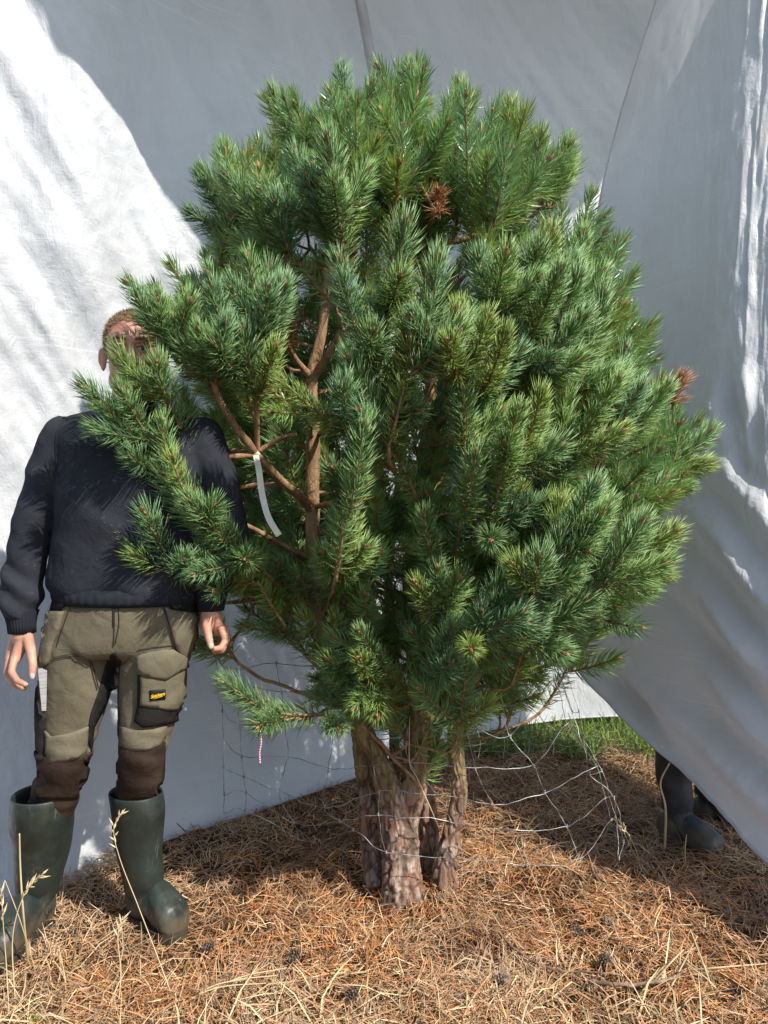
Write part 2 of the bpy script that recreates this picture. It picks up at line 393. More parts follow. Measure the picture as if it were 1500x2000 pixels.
flap[..., 2] += 0.02 * N3(np.linspace(0, 4, 90)[:, None] + 0 * w[..., 0], w[..., 0] + np.zeros((90, 1)), (4, 4), 3, 71)
put(tag(grid_obj('shade_flap', flap, M['tarp']), 'unseen flap added above the sheet to throw slanting shade'), back)

# right sheet: held up by a helper, its near edge lifted in a long slanting line
rows = 150; cols = 200
def V3(v): return np.array(v, float)
colspec = [  # bottom, lower-mid, upper-mid, top for each column, far to near
    (P(1104, 1272, 3.30), P(1130, 900, 3.42), P(1172, 390, 3.50), P(1300, -60, 3.60)),
    (P(1165, 1335, 3.12), P(1215, 930, 3.18), P(1262, 420, 3.25), P(1360, -90, 3.35)),
    (P(1232, 1402, 2.95), P(1305, 960, 2.95), P(1345, 450, 3.02), P(1420, -130, 3.15)),
    (P(1340, 1512, 2.68), P(1400, 1000, 2.70), P(1420, 480, 2.84), P(1485, -180, 3.02)),
    (P(1420, 1598, 2.50), P(1470, 1050, 2.56), P(1495, 500, 2.74), P(1570, -230, 2.92)),
    (P(1505, 1690, 2.34), P(1545, 1100, 2.44), P(1580, 520, 2.68), P(1700, -300, 2.86)),
    ((1.36, 2.02, 0.08), (1.44, 2.10, 1.0), (1.72, 2.45, 2.1), (2.15, 2.80, 3.5)),
    ((1.46, 1.66, 0.02), (1.54, 1.72, 0.55), (1.80, 2.20, 1.25), (2.5, 2.70, 2.3)),  # low end columns, out of view, added to shade the near ground
    ((1.56, 1.40, 0.00), (1.62, 1.45, 0.28), (1.80, 1.75, 0.60), (2.3, 2.20, 1.2))]
cc = np.array([[tuple(x) for x in c] for c in colspec], float)
rowp = np.stack([catmull(cc[i], rows) for i in range(len(cc))])
Gw = np.stack([catmull(rowp[:, j], cols) for j in range(rows)], 1)
U, Vv = np.meshgrid(np.linspace(0, 1, cols), np.linspace(0, 1, rows), indexing='ij')
lowr = np.clip(1 - Vv / 0.42, 0, 1)
warp = 0.10 * N3(U, Vv, (4, 4), 2, 81)
d = lowr ** 0.6 * 0.058 * np.sin((Vv * (1 + 0.35 * U) + warp * .22) * 2 * np.pi * 11) * np.clip(0.55 + 0.9 * N3(U, Vv, (4, 9), 2, 84), 0, 1.3)
d += 0.020 * N3(U * 1.0, Vv, (3.2, 2.0), 3, 85) + 0.006 * N3(U, Vv, (16, 6), 3, 86) + 0.003 * N3(U, Vv, (50, 60), 3, 88)
upm = np.clip((Vv - 0.5) / .2, 0, 1) * np.clip((U - .3) / .15, 0, 1)
d += upm * (0.016 * np.abs(N3(U, Vv, (28, 3), 3, 91)) + 0.006 * N3(U, Vv, (60, 40), 3, 93))
for (u0, v0, r0, am) in ((.40, .47, .035, .05), (.45, .50, .03, -.05), (.36, .46, .03, -.04), (.43, .42, .03, .035), (.48, .46, .025, .04)):
    d += am * np.exp(-((U - u0) ** 2 + (Vv - v0) ** 2) / r0 ** 2) * (1 + .5 * N3(U, Vv, (20, 20), 2, 95))
d *= np.clip(0.25 + U * 6, 0, 1)
Gw = Gw - sheet_normals(Gw) * d[..., None]
wing = tag(grid_obj('white_tarpaulin', Gw, M['tarp']), 'white tarpaulin held up at the side, its slanting lower edge above dark boots', 'tarpaulin')
tube('hem', Gw[::2, 0], 0.006, M['tarp'], 7, wing); tube('hem', Gw[0, ::2], 0.005, M['tarp'], 7, wing)
tube('hem', G[::2, 0] + np.array([0, 0, .004]), 0.005, M['tarp'], 7, back)

# ------------------------------------------------------------------ shoots of the pine
def shoot_arrays(r, L, nf, nl, tint, dead=False, old=False, flat=False):
    n = 9; s = np.linspace(0, 1, n); bend = 0.10 * L
    path = np.stack([bend * s ** 2, 0 * s, L * s], -1)
    sr = (0.0058 if old else 0.0047) * (1 - 0.35 * s)
    V, Q, T = tube_arr(path, sr, 5, False)
    Vs = [V]; Ts = [np.vstack([Q[:, [0, 1, 2]], Q[:, [0, 2, 3]]])]; Ms = [np.zeros(len(Q) * 2, int)]; Cs = [np.full((len(V), 3), 0.2)]
    nb = len(V)
    if not old:              # terminal bud with two side buds
        for (ox, oy, bl, br) in ((0, 0, 0.024, 0.0062), (0.006, 0.004, 0.014, 0.0040), (-0.004, -0.007, 0.013, 0.0038)):
            bp = path[-1] + np.array([[ox * .4, oy * .4, -0.003], [ox * .8, oy * .8, bl * .35], [ox, oy, bl * .7], [ox * 1.1, oy * 1.1, bl]])
            V, Q, T = tube_arr(bp, np.array([br * .6, br, br * .75, br * .12]), 6, False)
            Vs.append(V); Ts.append(np.vstack([Q[:, [0, 1, 2]], Q[:, [0, 2, 3]]]) + nb); Ms.append(np.ones(len(Q) * 2, int)); Cs.append(np.full((len(V), 3), 0.2)); nb += len(V)
    sf = np.sort(r.uniform(0.03 if not old else 0.0, 1.0, nf) ** 0.92)
    phi = np.arange(nf) * 2.39996 + r.normal(0, 0.3, nf)
    th = np.radians(np.interp(sf, [0, 0.75, 1.0], [56, 42, 18] if not old else [60, 54, 48])) + r.normal(0, 0.11, nf)
    ln = nl * np.interp(sf, [0, 0.25, 0.8, 1], [0.72, 1, 1, 0.82]) * r.normal(1, 0.08, nf)
    sf = np.repeat(sf, 2); phi = np.repeat(phi, 2); th = np.repeat(th, 2); ln = np.repeat(ln, 2); m = 2 * nf
    sgn = np.tile([1.0, -1.0], nf)
    phi = phi + sgn * r.uniform(0.03, 0.16, m); th = th + sgn * r.normal(0, 0.07, m); ln = ln * r.normal(1, 0.05, m)
    base = np.stack([bend * sf ** 2, 0 * sf, L * sf], -1)
    ax = np.stack([2 * bend * sf / L, 0 * sf, np.ones(m)], -1); ax /= np.linalg.norm(ax, axis=1)[:, None]
    rad = np.stack([np.cos(phi), np.sin(phi), 0 * phi], -1)
    def dirn(t): return np.cos(t)[:, None] * ax + np.sin(t)[:, None] * rad
    d1 = dirn(th + 0.10); d2 = dirn(th - r.uniform(0.02, 0.26, m))
    d1 += r.normal(0, 0.03, (m, 3)); d2 += r.normal(0, 0.04, (m, 3))
    if dead: d2[:, 0] -= 0.5; d1 += r.normal(0, 0.2, (m, 3))
    mid = base + d1 * (ln * 0.5)[:, None]; tip = mid + d2 * (ln * 0.5)[:, None]
    wv = np.cross(d1, r.normal(0, 1, (m, 3))); wv /= np.linalg.norm(wv, axis=1)[:, None] + 1e-9
    if flat:
        w = 0.0015 * r.uniform(0.8, 1.2, m)[:, None]; kv = 5
        NV = np.stack([base - wv * w * .7, base + wv * w * .7, mid - wv * w, mid + wv * w, tip], 1).reshape(-1, 3)
        b = nb + np.arange(m)[:, None] * 5
        NTt = np.vstack([b + np.array([[0, 1, 3]]), b + np.array([[0, 3, 2]]), b + np.array([[2, 3, 4]])])
    else:
        w = 0.00128 * r.uniform(0.8, 1.2, m)[:, None]; xv = np.cross(d1, wv); xv /= np.linalg.norm(xv, axis=1)[:, None]; kv = 7
        o3 = [wv * math.cos(a) + xv * math.sin(a) for a in (0, 2.0944, 4.1888)]
        NV = np.stack([base + o * w * .8 for o in o3] + [mid + o * w for o in o3] + [tip], 1).reshape(-1, 3)
        b = nb + np.arange(m)[:, None] * 7
        NTt = np.vstack([b + np.array([t]) for t in ([0, 1, 4], [0, 4, 3], [1, 2, 5], [1, 5, 4], [2, 0, 3], [2, 3, 5], [3, 4, 6], [4, 5, 6], [5, 3, 6])])
    c = np.array(tint)[None] * r.uniform(0.78, 1.42, m)[:, None]
    mixy = r.random(m)
    if dead: c = np.array([0.42, 0.20, 0.08])[None] * r.uniform(0.6, 1.2, m)[:, None]
    else:
        yl = (mixy < (0.12 if not old else 0.30)) & (sf < 0.45)
        c[yl] = np.array([0.30, 0.27, 0.05]) * r.uniform(0.7, 1.1, (yl.sum(), 1))
        br = (mixy > 0.985) & (sf < .5); c[br] = (0.34, 0.16, 0.06)
    Vs.append(NV); Ts.append(NTt); Ms.append(np.full(len(NTt), 2)); Cs.append(np.repeat(c, kv, 0))
    return np.vstack(Vs), np.vstack(Ts), np.concatenate(Ms), np.vstack(Cs)

TINTS = [(0.205, 0.345, 0.110), (0.225, 0.355, 0.095), (0.185, 0.325, 0.135), (0.265, 0.365, 0.085), (0.200, 0.330, 0.120)]
SH = []      # variants: (length, arrays, mesh)
for i in range(16):
    L = [0.12, 0.14, 0.16, 0.18, 0.20, 0.23, 0.26, 0.30][i % 8]
    A = shoot_arrays(rng, L, int(40 + L * 560), rng.uniform(0.062, 0.076), TINTS[i % 5]); SH.append((L, A))
OLD = []
for i in range(6):
    L = [0.12, 0.16, 0.20][i % 3]
    OLD.append((L, shoot_arrays(rng, L, int(16 + L * 400), 0.062, TINTS[(i + 1) % 5], old=True)))
DEAD = [(0.10, shoot_arrays(rng, 0.10, 60, 0.055, TINTS[0], dead=True))]
FLAT = [shoot_arrays(rng, L, int(34 + L * 430), .069, TINTS[i % 5], flat=True) for i, (L, _) in enumerate(SH)] + [shoot_arrays(rng, L, int(14 + L * 300), .062, TINTS[i % 5], old=True, flat=True) for i, (L, _) in enumerate(OLD)] + [DEAD[0][1]]
SMATS = [M['stem'], M['bud'], M['needle']]
ALLV = SH + OLD + DEAD
MESHES = [mesh_np('shoot', a[0], a[1], SMATS if a is not DEAD[0][1] else [M['stem'], M['bud'], M['deadneedle']], col=a[3], midx=a[2], link=False) for (_, a) in ALLV]

# ---- stems
def stem_pts(spec):          # (px, py, Y, radius)
    return [tuple(P(x, y, Y)) for (x, y, Y, r) in spec], [r for (*_, r) in spec]
STEMS = [
    ([(786, 1745, 2.48, .074), (783, 1690, 2.50, .062), (778, 1620, 2.51, .057), (766, 1560, 2.51, .045), (745, 1500, 2.50, .036), (722, 1450, 2.50, .032), (690, 1380, 2.51, .031), (640, 1260, 2.52, .029),
      (616, 1120, 2.52, .027), (610, 980, 2.50, .024), (612, 840, 2.48, .021), (610, 735, 2.47, .020), (630, 640, 2.46, .016), (640, 520, 2.46, .013), (650, 380, 2.46, .010), (660, 260, 2.48, .006)], 'lower'),
    ([(781, 1640, 2.52, .050), (800, 1560, 2.53, .047), (816, 1470, 2.54, .041), (822, 1380, 2.55, .038), (815, 1270, 2.56, .035), (806, 1130, 2.57, .031), (815, 1000, 2.57, .028), (835, 850, 2.57, .025), (845, 680, 2.56, .021), (830, 500, 2.55, .016), (815, 340, 2.55, .011), (810, 220, 2.55, .006)], 'mid'),
    ([(732, 1705, 2.60, .042), (722, 1640, 2.61, .034), (718, 1560, 2.62, .030), (706, 1470, 2.62, .030), (700, 1390, 2.63, .029), (698, 1260, 2.65, .026), (690, 1120, 2.70, .022), (660, 980, 2.76, .019), (610, 800, 2.80, .015), (570, 620, 2.82, .011), (545, 460, 2.84, .006)], 'mid'),
    ([(776, 1640, 2.66, .030), (772, 1540, 2.72, .024), (770, 1450, 2.78, .021), (763, 1320, 2.82, .019), (758, 1170, 2.86, .017), (770, 1000, 2.95, .014), (800, 800, 3.02, .011), (820, 600, 3.05, .007)], 'mid'),
    ([(838, 1650, 2.62, .036), (835, 1600, 2.62, .032), (828, 1530, 2.62, .031), (840, 1460, 2.62, .027), (862, 1390, 2.62, .023), (900, 1280, 2.66, .021), (930, 1130, 2.70, .018), (960, 950, 2.74, .015), (980, 760, 2.76, .011), (985, 580, 2.76, .006)], 'lower'),
    ([(868, 1715, 2.52, .040), (874, 1660, 2.53, .033), (890, 1590, 2.54, .030), (897, 1540, 2.54, .029), (890, 1460, 2.54, .026), (894, 1390, 2.54, .026), (915, 1340, 2.52, .024), (960, 1255, 2.46, .021), (1010, 1170, 2.42, .018), (1060, 1050, 2.42, .015), (1110, 900, 2.44, .011), (1140, 760, 2.46, .006)], 'lower'),
]
tree = empty('pine_tree', (0.06, 2.5, 0.0))
tag(tree, 'bushy multi-stemmed green pine tree with orange-brown trunks', 'tree')
ATT = []                      # attachment points for branches
def worley(p, seed=0):
    p = np.asarray(p, float); i = np.floor(p).astype(np.int64); f1 = np.full(len(p), 9.0); f2 = f1.copy(); idc = np.zeros(len(p))
    for dx in (-1, 0, 1):
        for dy in (-1, 0, 1):
            for dz in (-1, 0, 1):
                c = i + np.array([dx, dy, dz]); kk = (c[:, 0] * 73856093 ^ c[:, 1] * 19349663 ^ c[:, 2] * 83492791 ^ (seed * 7919)) & 0xffffffff
                h1 = _h(kk.astype(np.uint32)); h2 = _h(h1 + np.uint32(77)); h3 = _h(h2 + np.uint32(99))
                q = c + np.stack([h1, h2, h3], -1) / 4294967295.0; d = np.linalg.norm(q - p, axis=1)
                nw = d < f1; f2 = np.where(nw, f1, np.minimum(f2, d)); idc = np.where(nw, h3 / 4294967295.0, idc); f1 = np.where(nw, d, f1)
    return f1, f2, idc
def bark_tube(name, pts, rad, mat, k, nseg, amp, seed, parent, butt=0.0):
    path = catmull(pts, nseg); u = np.linspace(0, 1, len(rad)); r = np.interp(np.linspace(0, 1, nseg), u, rad)
    V, Q, T = tube_arr(path, r, k)
    n = nseg * k; ctr = np.repeat(path, k, 0); dv = V[:n] - ctr; rr = np.linalg.norm(dv, axis=1)[:, None]
    sc = V[:n] * np.array([1, 1, 0.38])
    f1 = 1 - np.abs(fbm(sc * 26, 2, seed)); f2 = fbm(V[:n] * 9, 2, seed + 5); f3 = np.abs(fbm(sc * 55, 2, seed + 9))
    wl = np.clip(1.25 - V[:n, 2] / 0.75, 0.12, 1) if butt else np.full(n, 0.25)
    wp = V[:n] * np.array([38, 38, 13]) + 0.5 * np.stack([fbm(V[:n] * 22, 2, seed + 31), fbm(V[:n] * 22, 2, seed + 33), fbm(V[:n] * 14, 2, seed + 35)], -1)
    w1, w2, wid = worley(wp, seed); crack = np.clip(1 - (w2 - w1) / 0.22, 0, 1) ** 0.8 if butt else np.clip((f1 - 0.80) / 0.2, 0, 1)
    if butt: f3 = f3 + (wid - .5) * 1.6
    disp = rr[:, 0] * (0.14 * f2) + amp * wl * (-1.0 * crack + 0.35 * f3)
    V[:n] = V[:n] + dv / (rr + 1e-9) * disp[:, None]
    colr = np.ones((len(V), 3)); cr = (1 - 0.62 * crack * wl) * (1 + (.35 * (wid - .5) if butt else 0) * wl); colr[:n] = cr[:, None]
    plate = np.clip(fbm(V[:n] * np.array([30, 30, 11]), 2, seed + 2), -1, 1); colr[:n] *= (1 + 0.22 * plate * wl)[:, None]
    o = mesh_np(name, V, T, mat, Q=Q, col=np.clip(colr, 0, 1.3)); put(o, parent); return path, r
for i, (spec, kind) in enumerate(STEMS):
    pts, rad = stem_pts(spec)
    if pts[0][2] < .12: pts = [(pts[0][0], pts[0][1], -.07)] + pts; rad = [rad[0] * 1.08] + rad
    path, r = bark_tube('trunk', pts, rad, M['trunk'], 64, 420, 0.0065, 100 + i * 11, tree, 1)
    for j in range(0, 420, 5):
        if path[j][2] > 0.85: ATT.append((path[j], r[j], 0))
pts, rad = stem_pts([(846, 1425, 2.60, .020), (868, 1412, 2.58, .018), (892, 1405, 2.55, .019)])
bark_tube('branch_stub', pts, rad, M['bark_low'], 24, 24, 0.006, 345, tree)
pts, rad = stem_pts([(735, 1735, 2.53, .03), (728, 1690, 2.58, .026), (722, 1660, 2.6, .02)])
bark_tube('root', pts, rad, M['bark_low'], 24, 24, 0.008, 355, tree, 1)

SHOOTS = []                   # (variant, matrix, depth weight)
def orient(b, d, roll=None):
    d = Vector(d).normalized(); upv = Vector((0, 0, 1)); x = upv - d * upv.dot(d)
    if x.length < 0.15: x = Vector((random.uniform(-1, 1), random.uniform(-1, 1), 0)); x = x - d * x.dot(d)
    x.normalize()
    x = Matrix.Rotation(random.gauss(0, 0.4) if roll is None else roll, 3, d) @ x
    y = d.cross(x); m = Matrix((x, y, d)).transposed().to_4x4(); m.translation = Vector(b); return m
def add_shoot(b, d, L, kind='new', dead=False):
    pool = SH if kind == 'new' else OLD
    if dead: vi = len(ALLV) - 1; L0 = 0.10
    else:
        ks = sorted(range(len(pool)), key=lambda i: abs(pool[i][0] - L) + random.uniform(0, 0.02)); vi = ks[0]; L0 = pool[vi][0]
        if kind != 'new': vi += len(SH)
    sc = L / L0
    m = orient(b, d) @ Matrix.Diagonal((min(1.12, max(.85, sc)),) * 2 + (sc, 1))
    SHOOTS.append([vi, m, Vector(b) + Vector(d).normalized() * L * .5])
    return Vector(b) + Vector(d).normalized() * L
BR = []
def make_branch(b, d, r_end=0.0052):
    b = np.array(b); d = np.array(Vector(d).normalized())
    AP = np.array([a[0] for a in ATT]); dv = b - AP; dist = np.linalg.norm(dv, axis=1)
    horiz = np.linalg.norm(dv[:, :2], axis=1); rise = dv[:, 2]
    ang = np.abs(rise - 0.45 * horiz)
    cost = dist + 0.7 * ang + np.where(rise < -0.03, 0.5, 0) + np.array([a[2] for a in ATT]) * 0.04
    j = int(np.argmin(cost)); A, ra, lv = ATT[j]; D = float(dist[j])
    if D < 0.02: return
    c1 = A + (b - A) * 0.33 + np.array([0, 0, -0.02 * D]) + rng.normal(0, 0.02 * D, 3); c2 = b - d * D * (0.30 if d[2] > .1 else .10)
    t = np.linspace(0, 1, max(6, int(D / 0.03)))[:, None]
    path = (1 - t) ** 3 * A + 3 * (1 - t) ** 2 * t * c1 + 3 * (1 - t) * t ** 2 * c2 + t ** 3 * b
    path[1:-1] += rng.normal(0, 0.003, (len(path) - 2, 3))
    r0 = min(ra * 0.72, 0.006 + 0.012 * D); rr = np.linspace(r0, r_end, len(path))
    BR.append((path, rr))
    for q in range(2, len(path) - 1, 2): ATT.append((path[q], rr[q], lv + 1))

# ---- branches that can be seen bare
def bare(spec, k=16, nseg=60):
    pts, rad = stem_pts(spec); path, r = bark_tube('branch', pts, rad, M['bark_top'], k, nseg, 0.0025, int(rng.integers(999)), tree)
    for q in range(6, nseg - 2, 3): ATT.append((path[q], r[q], 1))
bare([(610, 995, 2.50, .017), (580, 965, 2.42, .015), (540, 930, 2.34, .0135), (500, 885, 2.26, .0125), (465, 840, 2.20, .0115), (430, 785, 2.15, .0105), (415, 740, 2.12, .009)])
bare([(500, 888, 2.26, .009), (440, 893, 2.22, .0075), (370, 898, 2.18, .006)])
bare([(498, 884, 2.26, .007), (450, 880, 2.30, .006), (395, 878, 2.34, .0045)])
bare([(503, 884, 2.26, .009), (502, 830, 2.22, .008), (500, 780, 2.18, .007)])
bare([(508, 880, 2.26, .008), (545, 858, 2.26, .007), (580, 848, 2.27, .005)])
bare([(610, 740, 2.47, .012), (580, 705, 2.42, .009), (560, 670, 2.38, .008)])
bare([(614, 735, 2.47, .014), (640, 695, 2.42, .012), (670, 640, 2.36, .010)])
bare([(612, 990, 2.50, .011), (640, 985, 2.44, .009), (668, 978, 2.38, .007)])
bare([(620, 850, 2.48, .009), (660, 815, 2.38, .008), (700, 785, 2.28, .007)])
bare([(690, 1385, 2.5, .011), (655, 1380, 2.36, .009), (625, 1395, 2.26, .007)])
bare([(640, 1190, 2.52, .010), (560, 1165, 2.48, .008), (470, 1175, 2.44, .007), (400, 1180, 2.38, .005)])
bare([(625, 1165, 2.52, .009), (560, 1130, 2.56, .007), (500, 1110, 2.6, .006), (420, 1135, 2.64, .004)])
bare([(500, 1172, 2.45, .005), (480, 1215, 2.43, .004), (455, 1250, 2.40, .003)], 8, 20)
bare([(815, 1312, 2.53, .010), (845, 1308, 2.44, .009), (870, 1310, 2.36, .007)])
bare([(810, 1290, 2.5, .008), (770, 1310, 2.36, .006), (735, 1330, 2.28, .005)])

# ---- hero shoots read off the photograph: base px, tip px, depths at base and tip, old shoot behind it
HERO = [
    (625, 1395, 2.26, 540, 1402, 2.20, 'old'), (545, 1402, 2.20, 432, 1345, 2.12, 'new'), (560, 1400, 2.22, 500, 1425, 2.10, 'new'), (630, 1390, 2.27, 660, 1430, 2.16, 'new'),
    (640, 1180, 2.40, 665, 1110, 2.12, 'old'), (660, 1120, 2.10, 690, 1035, 1.98, 'new'), (655, 1130, 2.12, 630, 1090, 2.0, 'new'), (665, 1120, 2.1, 715, 1080, 2.0, 'new'),
    (668, 978, 2.38, 650, 925, 2.26, 'new'), (668, 978, 2.38, 690, 950, 2.24, 'new'), (610, 830, 2.46, 590, 800, 2.30, 'new'),
    (700, 785, 2.28, 760, 620, 2.12, 'new'), (700, 785, 2.28, 805, 700, 2.12, 'new'), (690, 790, 2.30, 800, 760, 2.20, 'new'), (690, 790, 2.3, 690, 690, 2.15, 'new'),
    (500, 780, 2.18, 465, 655, 2.04, 'new'), (500, 785, 2.18, 540, 690, 2.05, 'new'), (415, 745, 2.12, 390, 655, 2.0, 'new'), (415, 745, 2.12, 345, 680, 2.04, 'new'), (420, 750, 2.12, 440, 640, 1.98, 'new'),
    (520, 680, 2.15, 512, 570, 2.0, 'new'), (515, 690, 2.2, 560, 560, 2.1, 'new'), (520, 690, 2.2, 470, 560, 2.1, 'new'),
    (370, 898, 2.18, 280, 850, 2.08, 'old'), (285, 852, 2.08, 158, 768, 2.0, 'new'), (300, 860, 2.08, 185, 850, 2.0, 'new'), (290, 855, 2.08, 235, 770, 1.98, 'new'),
    (380, 880, 2.2, 320, 790, 2.1, 'old'), (322, 792, 2.10, 222, 702, 2.02, 'new'), (330, 795, 2.1, 300, 720, 2.0, 'new'),
    (390, 740, 2.2, 330, 680, 2.1, 'old'), (335, 690, 2.1, 262, 592, 2.02, 'new'), (335, 690, 2.1, 300, 590, 2.0, 'new'), (340, 680, 2.1, 370, 600, 2.0, 'new'),
    (395, 960, 2.35, 300, 975, 2.24, 'old'), (305, 975, 2.24, 190, 962, 2.14, 'new'), (310, 980, 2.24, 230, 1000, 2.16, 'new'), (420, 1000, 2.3, 350, 985, 2.1, 'new'), (430, 985, 2.3, 340, 950, 2.12, 'new'),
    (400, 1080, 2.36, 330, 1060, 2.26, 'old'), (335, 1060, 2.26, 255, 1045, 2.18, 'new'), (345, 1060, 2.26, 280, 1085, 2.18, 'new'), (370, 1065, 2.3, 300, 1010, 2.18, 'new'),
    (450, 1020, 2.38, 380, 1050, 2.24, 'new'), (470, 1090, 2.4, 400, 1090, 2.24, 'new'), (400, 1180, 2.38, 350, 1160, 2.28, 'new'), (455, 1250, 2.40, 400, 1262, 2.36, 'new'), (560, 1165, 2.48, 545, 1120, 2.3, 'new'), (560, 1170, 2.48, 530, 1175, 2.3, 'new'),
    (600, 1240, 2.45, 475, 1238, 2.32, 'new'), (640, 1300, 2.42, 590, 1215, 2.26, 'new'), (660, 1300, 2.40, 650, 1220, 2.22, 'new'), (700, 1345, 2.4, 660, 1310, 2.24, 'old'), (690, 1340, 2.35, 640, 1300, 2.2, 'new'), (690, 1345, 2.35, 720, 1285, 2.22, 'new'), (735, 1330, 2.28, 690, 1385, 2.16, 'new'), (735, 1330, 2.28, 740, 1400, 2.18, 'new'), (735, 1330, 2.28, 700, 1300, 2.12, 'new'),
    (870, 1310, 2.36, 850, 1200, 2.15, 'old'), (855, 1215, 2.16, 858, 1120, 2.04, 'new'), (855, 1215, 2.16, 900, 1140, 2.04, 'new'), (855, 1215, 2.16, 805, 1150, 2.04, 'new'), (870, 1300, 2.3, 800, 1250, 2.14, 'new'), (870, 1290, 2.3, 850, 1190, 2.1, 'new'), (885, 1320, 2.36, 905, 1250, 2.2, 'new'), (880, 1330, 2.4, 930, 1300, 2.25, 'new'),
    (930, 1285, 2.3, 1000, 1205, 2.1, 'old'), (995, 1210, 2.1, 1060, 1150, 2.0, 'old'), (1045, 1170, 2.02, 1048, 1095, 1.92, 'new'), (1050, 1165, 2.02, 1215, 990, 1.90, 'new'), (1060, 1150, 2.0, 1130, 1130, 1.95, 'new'), (1040, 1160, 2.02, 1000, 1110, 1.94, 'new'), (1050, 1170, 2.04, 1110, 1050, 1.96, 'new'),
    (1170, 890, 2.2, 1138, 785, 2.12, 'new'), (1170, 890, 2.2, 1240, 665, 2.12, 'new'), (1170, 890, 2.2, 1255, 765, 2.1, 'new'), (1180, 885, 2.2, 1312, 770, 2.14, 'new'),
    (1240, 950, 2.5, 1320, 905, 2.48, 'old'), (1310, 905, 2.48, 1395, 850, 2.45, 'new'), (1300, 920, 2.48, 1380, 915, 2.44, 'new'), (1300, 950, 2.45, 1345, 960, 2.4, 'new'),
    (1180, 1110, 2.35, 1250, 1080, 2.3, 'old'), (1245, 1085, 2.3, 1320, 1045, 2.26, 'new'), (1240, 1100, 2.3, 1300, 1130, 2.26, 'new'), (1190, 1130, 2.3, 1260, 1160, 2.2, 'new'),
    (1060, 1200, 2.4, 1080, 1275, 2.32, 'new'), (1100, 1190, 2.4, 1120, 1260, 2.34, 'new'), (1020, 1210, 2.4, 1060, 1270, 2.3, 'new'), (1130, 1150, 2.35, 1200, 1190, 2.25, 'new'), (1080, 1180, 2.35, 1160, 1200, 2.25, 'new'),
    (930, 1240, 2.35, 1005, 1240, 2.2, 'new'), (950, 1250, 2.35, 1035, 1272, 2.25, 'new'), (1000, 1180, 2.3, 1090, 1222, 2.2, 'new'), (890, 1275, 2.4, 955, 1300, 2.3, 'new'), (1090, 1180, 2.3, 1170, 1165, 2.2, 'new'), (960, 1230, 2.3, 1080, 1250, 2.18, 'new'),
    (930, 710, 2.2, 935, 600, 2.08, 'new'), (460, 460, 2.5, 430, 290, 2.42, 'new'), (460, 460, 2.5, 380, 350, 2.42, 'new'), (465, 465, 2.5, 375, 430, 2.4, 'new'), (465, 460, 2.5, 540, 370, 2.35, 'new'), (470, 460, 2.45, 470, 380, 2.3, 'new'),
    (600, 330, 2.5, 520, 190, 2.45, 'new'), (690, 260, 2.5, 655, 140, 2.46, 'new'), (810, 240, 2.55, 808, 130, 2.52, 'new'), (900, 260, 2.5, 900, 165, 2.46, 'new'), (990, 300, 2.5, 1000, 205, 2.46, 'new'), (1060, 380, 2.5, 1055, 262, 2.46, 'new'), (1080, 400, 2.5, 1120, 285, 2.46, 'new'),
]
for (bx, by, bY, tx, ty, tY, kd) in HERO:
    b, t = P(bx, by, bY), P(tx, ty, tY); L = (t - b).length
    add_shoot(b, t - b, min(L, 0.30), kd)
    make_branch(b, t - b)

# ---- the crown's volume: outline of the photograph given real depth about the stems
OUT = np.array([(150, 770), (190, 900), (230, 930), (185, 965), (260, 1060), (340, 1130), (440, 1130), (560, 1130), (640, 1200), (700, 1320), (800, 1340), (880, 1330), (960, 1290), (1060, 1270), (1120, 1240), (1200, 1205), (1290, 1165), (1315, 1060), (1300, 990), (1380, 900),
                (1345, 850), (1325, 780), (1285, 700), (1262, 580), (1240, 500), (1190, 440), (1150, 370), (1110, 285), (1050, 265), (1000, 205), (900, 160), (820, 135), (720, 150), (650, 140), (610, 165), (520, 190), (510, 280), (430, 285), (378, 360), (372, 430), (420, 470), (400, 515), (330, 535), (255, 575), (270, 640), (310, 720), (220, 705), (230, 760)], float)
def in_poly(x, y, poly):
    c = False; n = len(poly)
    for i in range(n):
        x1, y1 = poly[i]; x2, y2 = poly[(i + 1) % n]
        if (y1 > y) != (y2 > y) and x < (x2 - x1) * (y - y1) / (y2 - y1) + x1: c = not c
    return c
def edge_dist(x, y, poly):
    a = poly; b = np.roll(poly, -1, 0); ab = b - a; t = np.clip((((x, y) - a) * ab).sum(1) / (ab ** 2).sum(1), 0, 1)
    return np.sqrt((((a + ab * t[:, None]) - (x, y)) ** 2).sum(1)).min()
WIN = [np.array(w, float) for w in (
    [(560, 600), (690, 600), (700, 690), (640, 760), (640, 1190), (580, 1190), (585, 1010), (430, 910), (350, 920), (350, 860), (420, 850), (400, 770), (450, 780), (520, 850), (590, 830), (590, 740), (540, 700)],
    [(430, 870), (620, 870), (620, 1075), (470, 1075)],
    [(735, 1130), (800, 1130), (800, 1460), (735, 1460)],
    [(150, 590), (250, 590), (290, 690), (300, 760), (180, 760)],
    [(930, 1100), (1000, 1090), (990, 1160), (930, 1180)])]
def blocked(p):
    px = 750 + FPX * p[0] / p[1]; py = 1000 - FPX * (p[2] - CAMH) / p[1]
    return any(in_poly(px, py, w) for w in WIN)
cl = []; tips = []
LIT = [P(*q) for q in ((612, 700, 2.46), (612, 790, 2.47), (612, 880, 2.48), (611, 970, 2.49), (540, 930, 2.33), (470, 850, 2.2), (690, 1060, 2.0), (665, 1110, 2.08), (860, 1150, 2.06), (890, 1200, 2.1), (720, 1320, 2.22), (820, 1420, 2.52), (895, 1460, 2.52))]
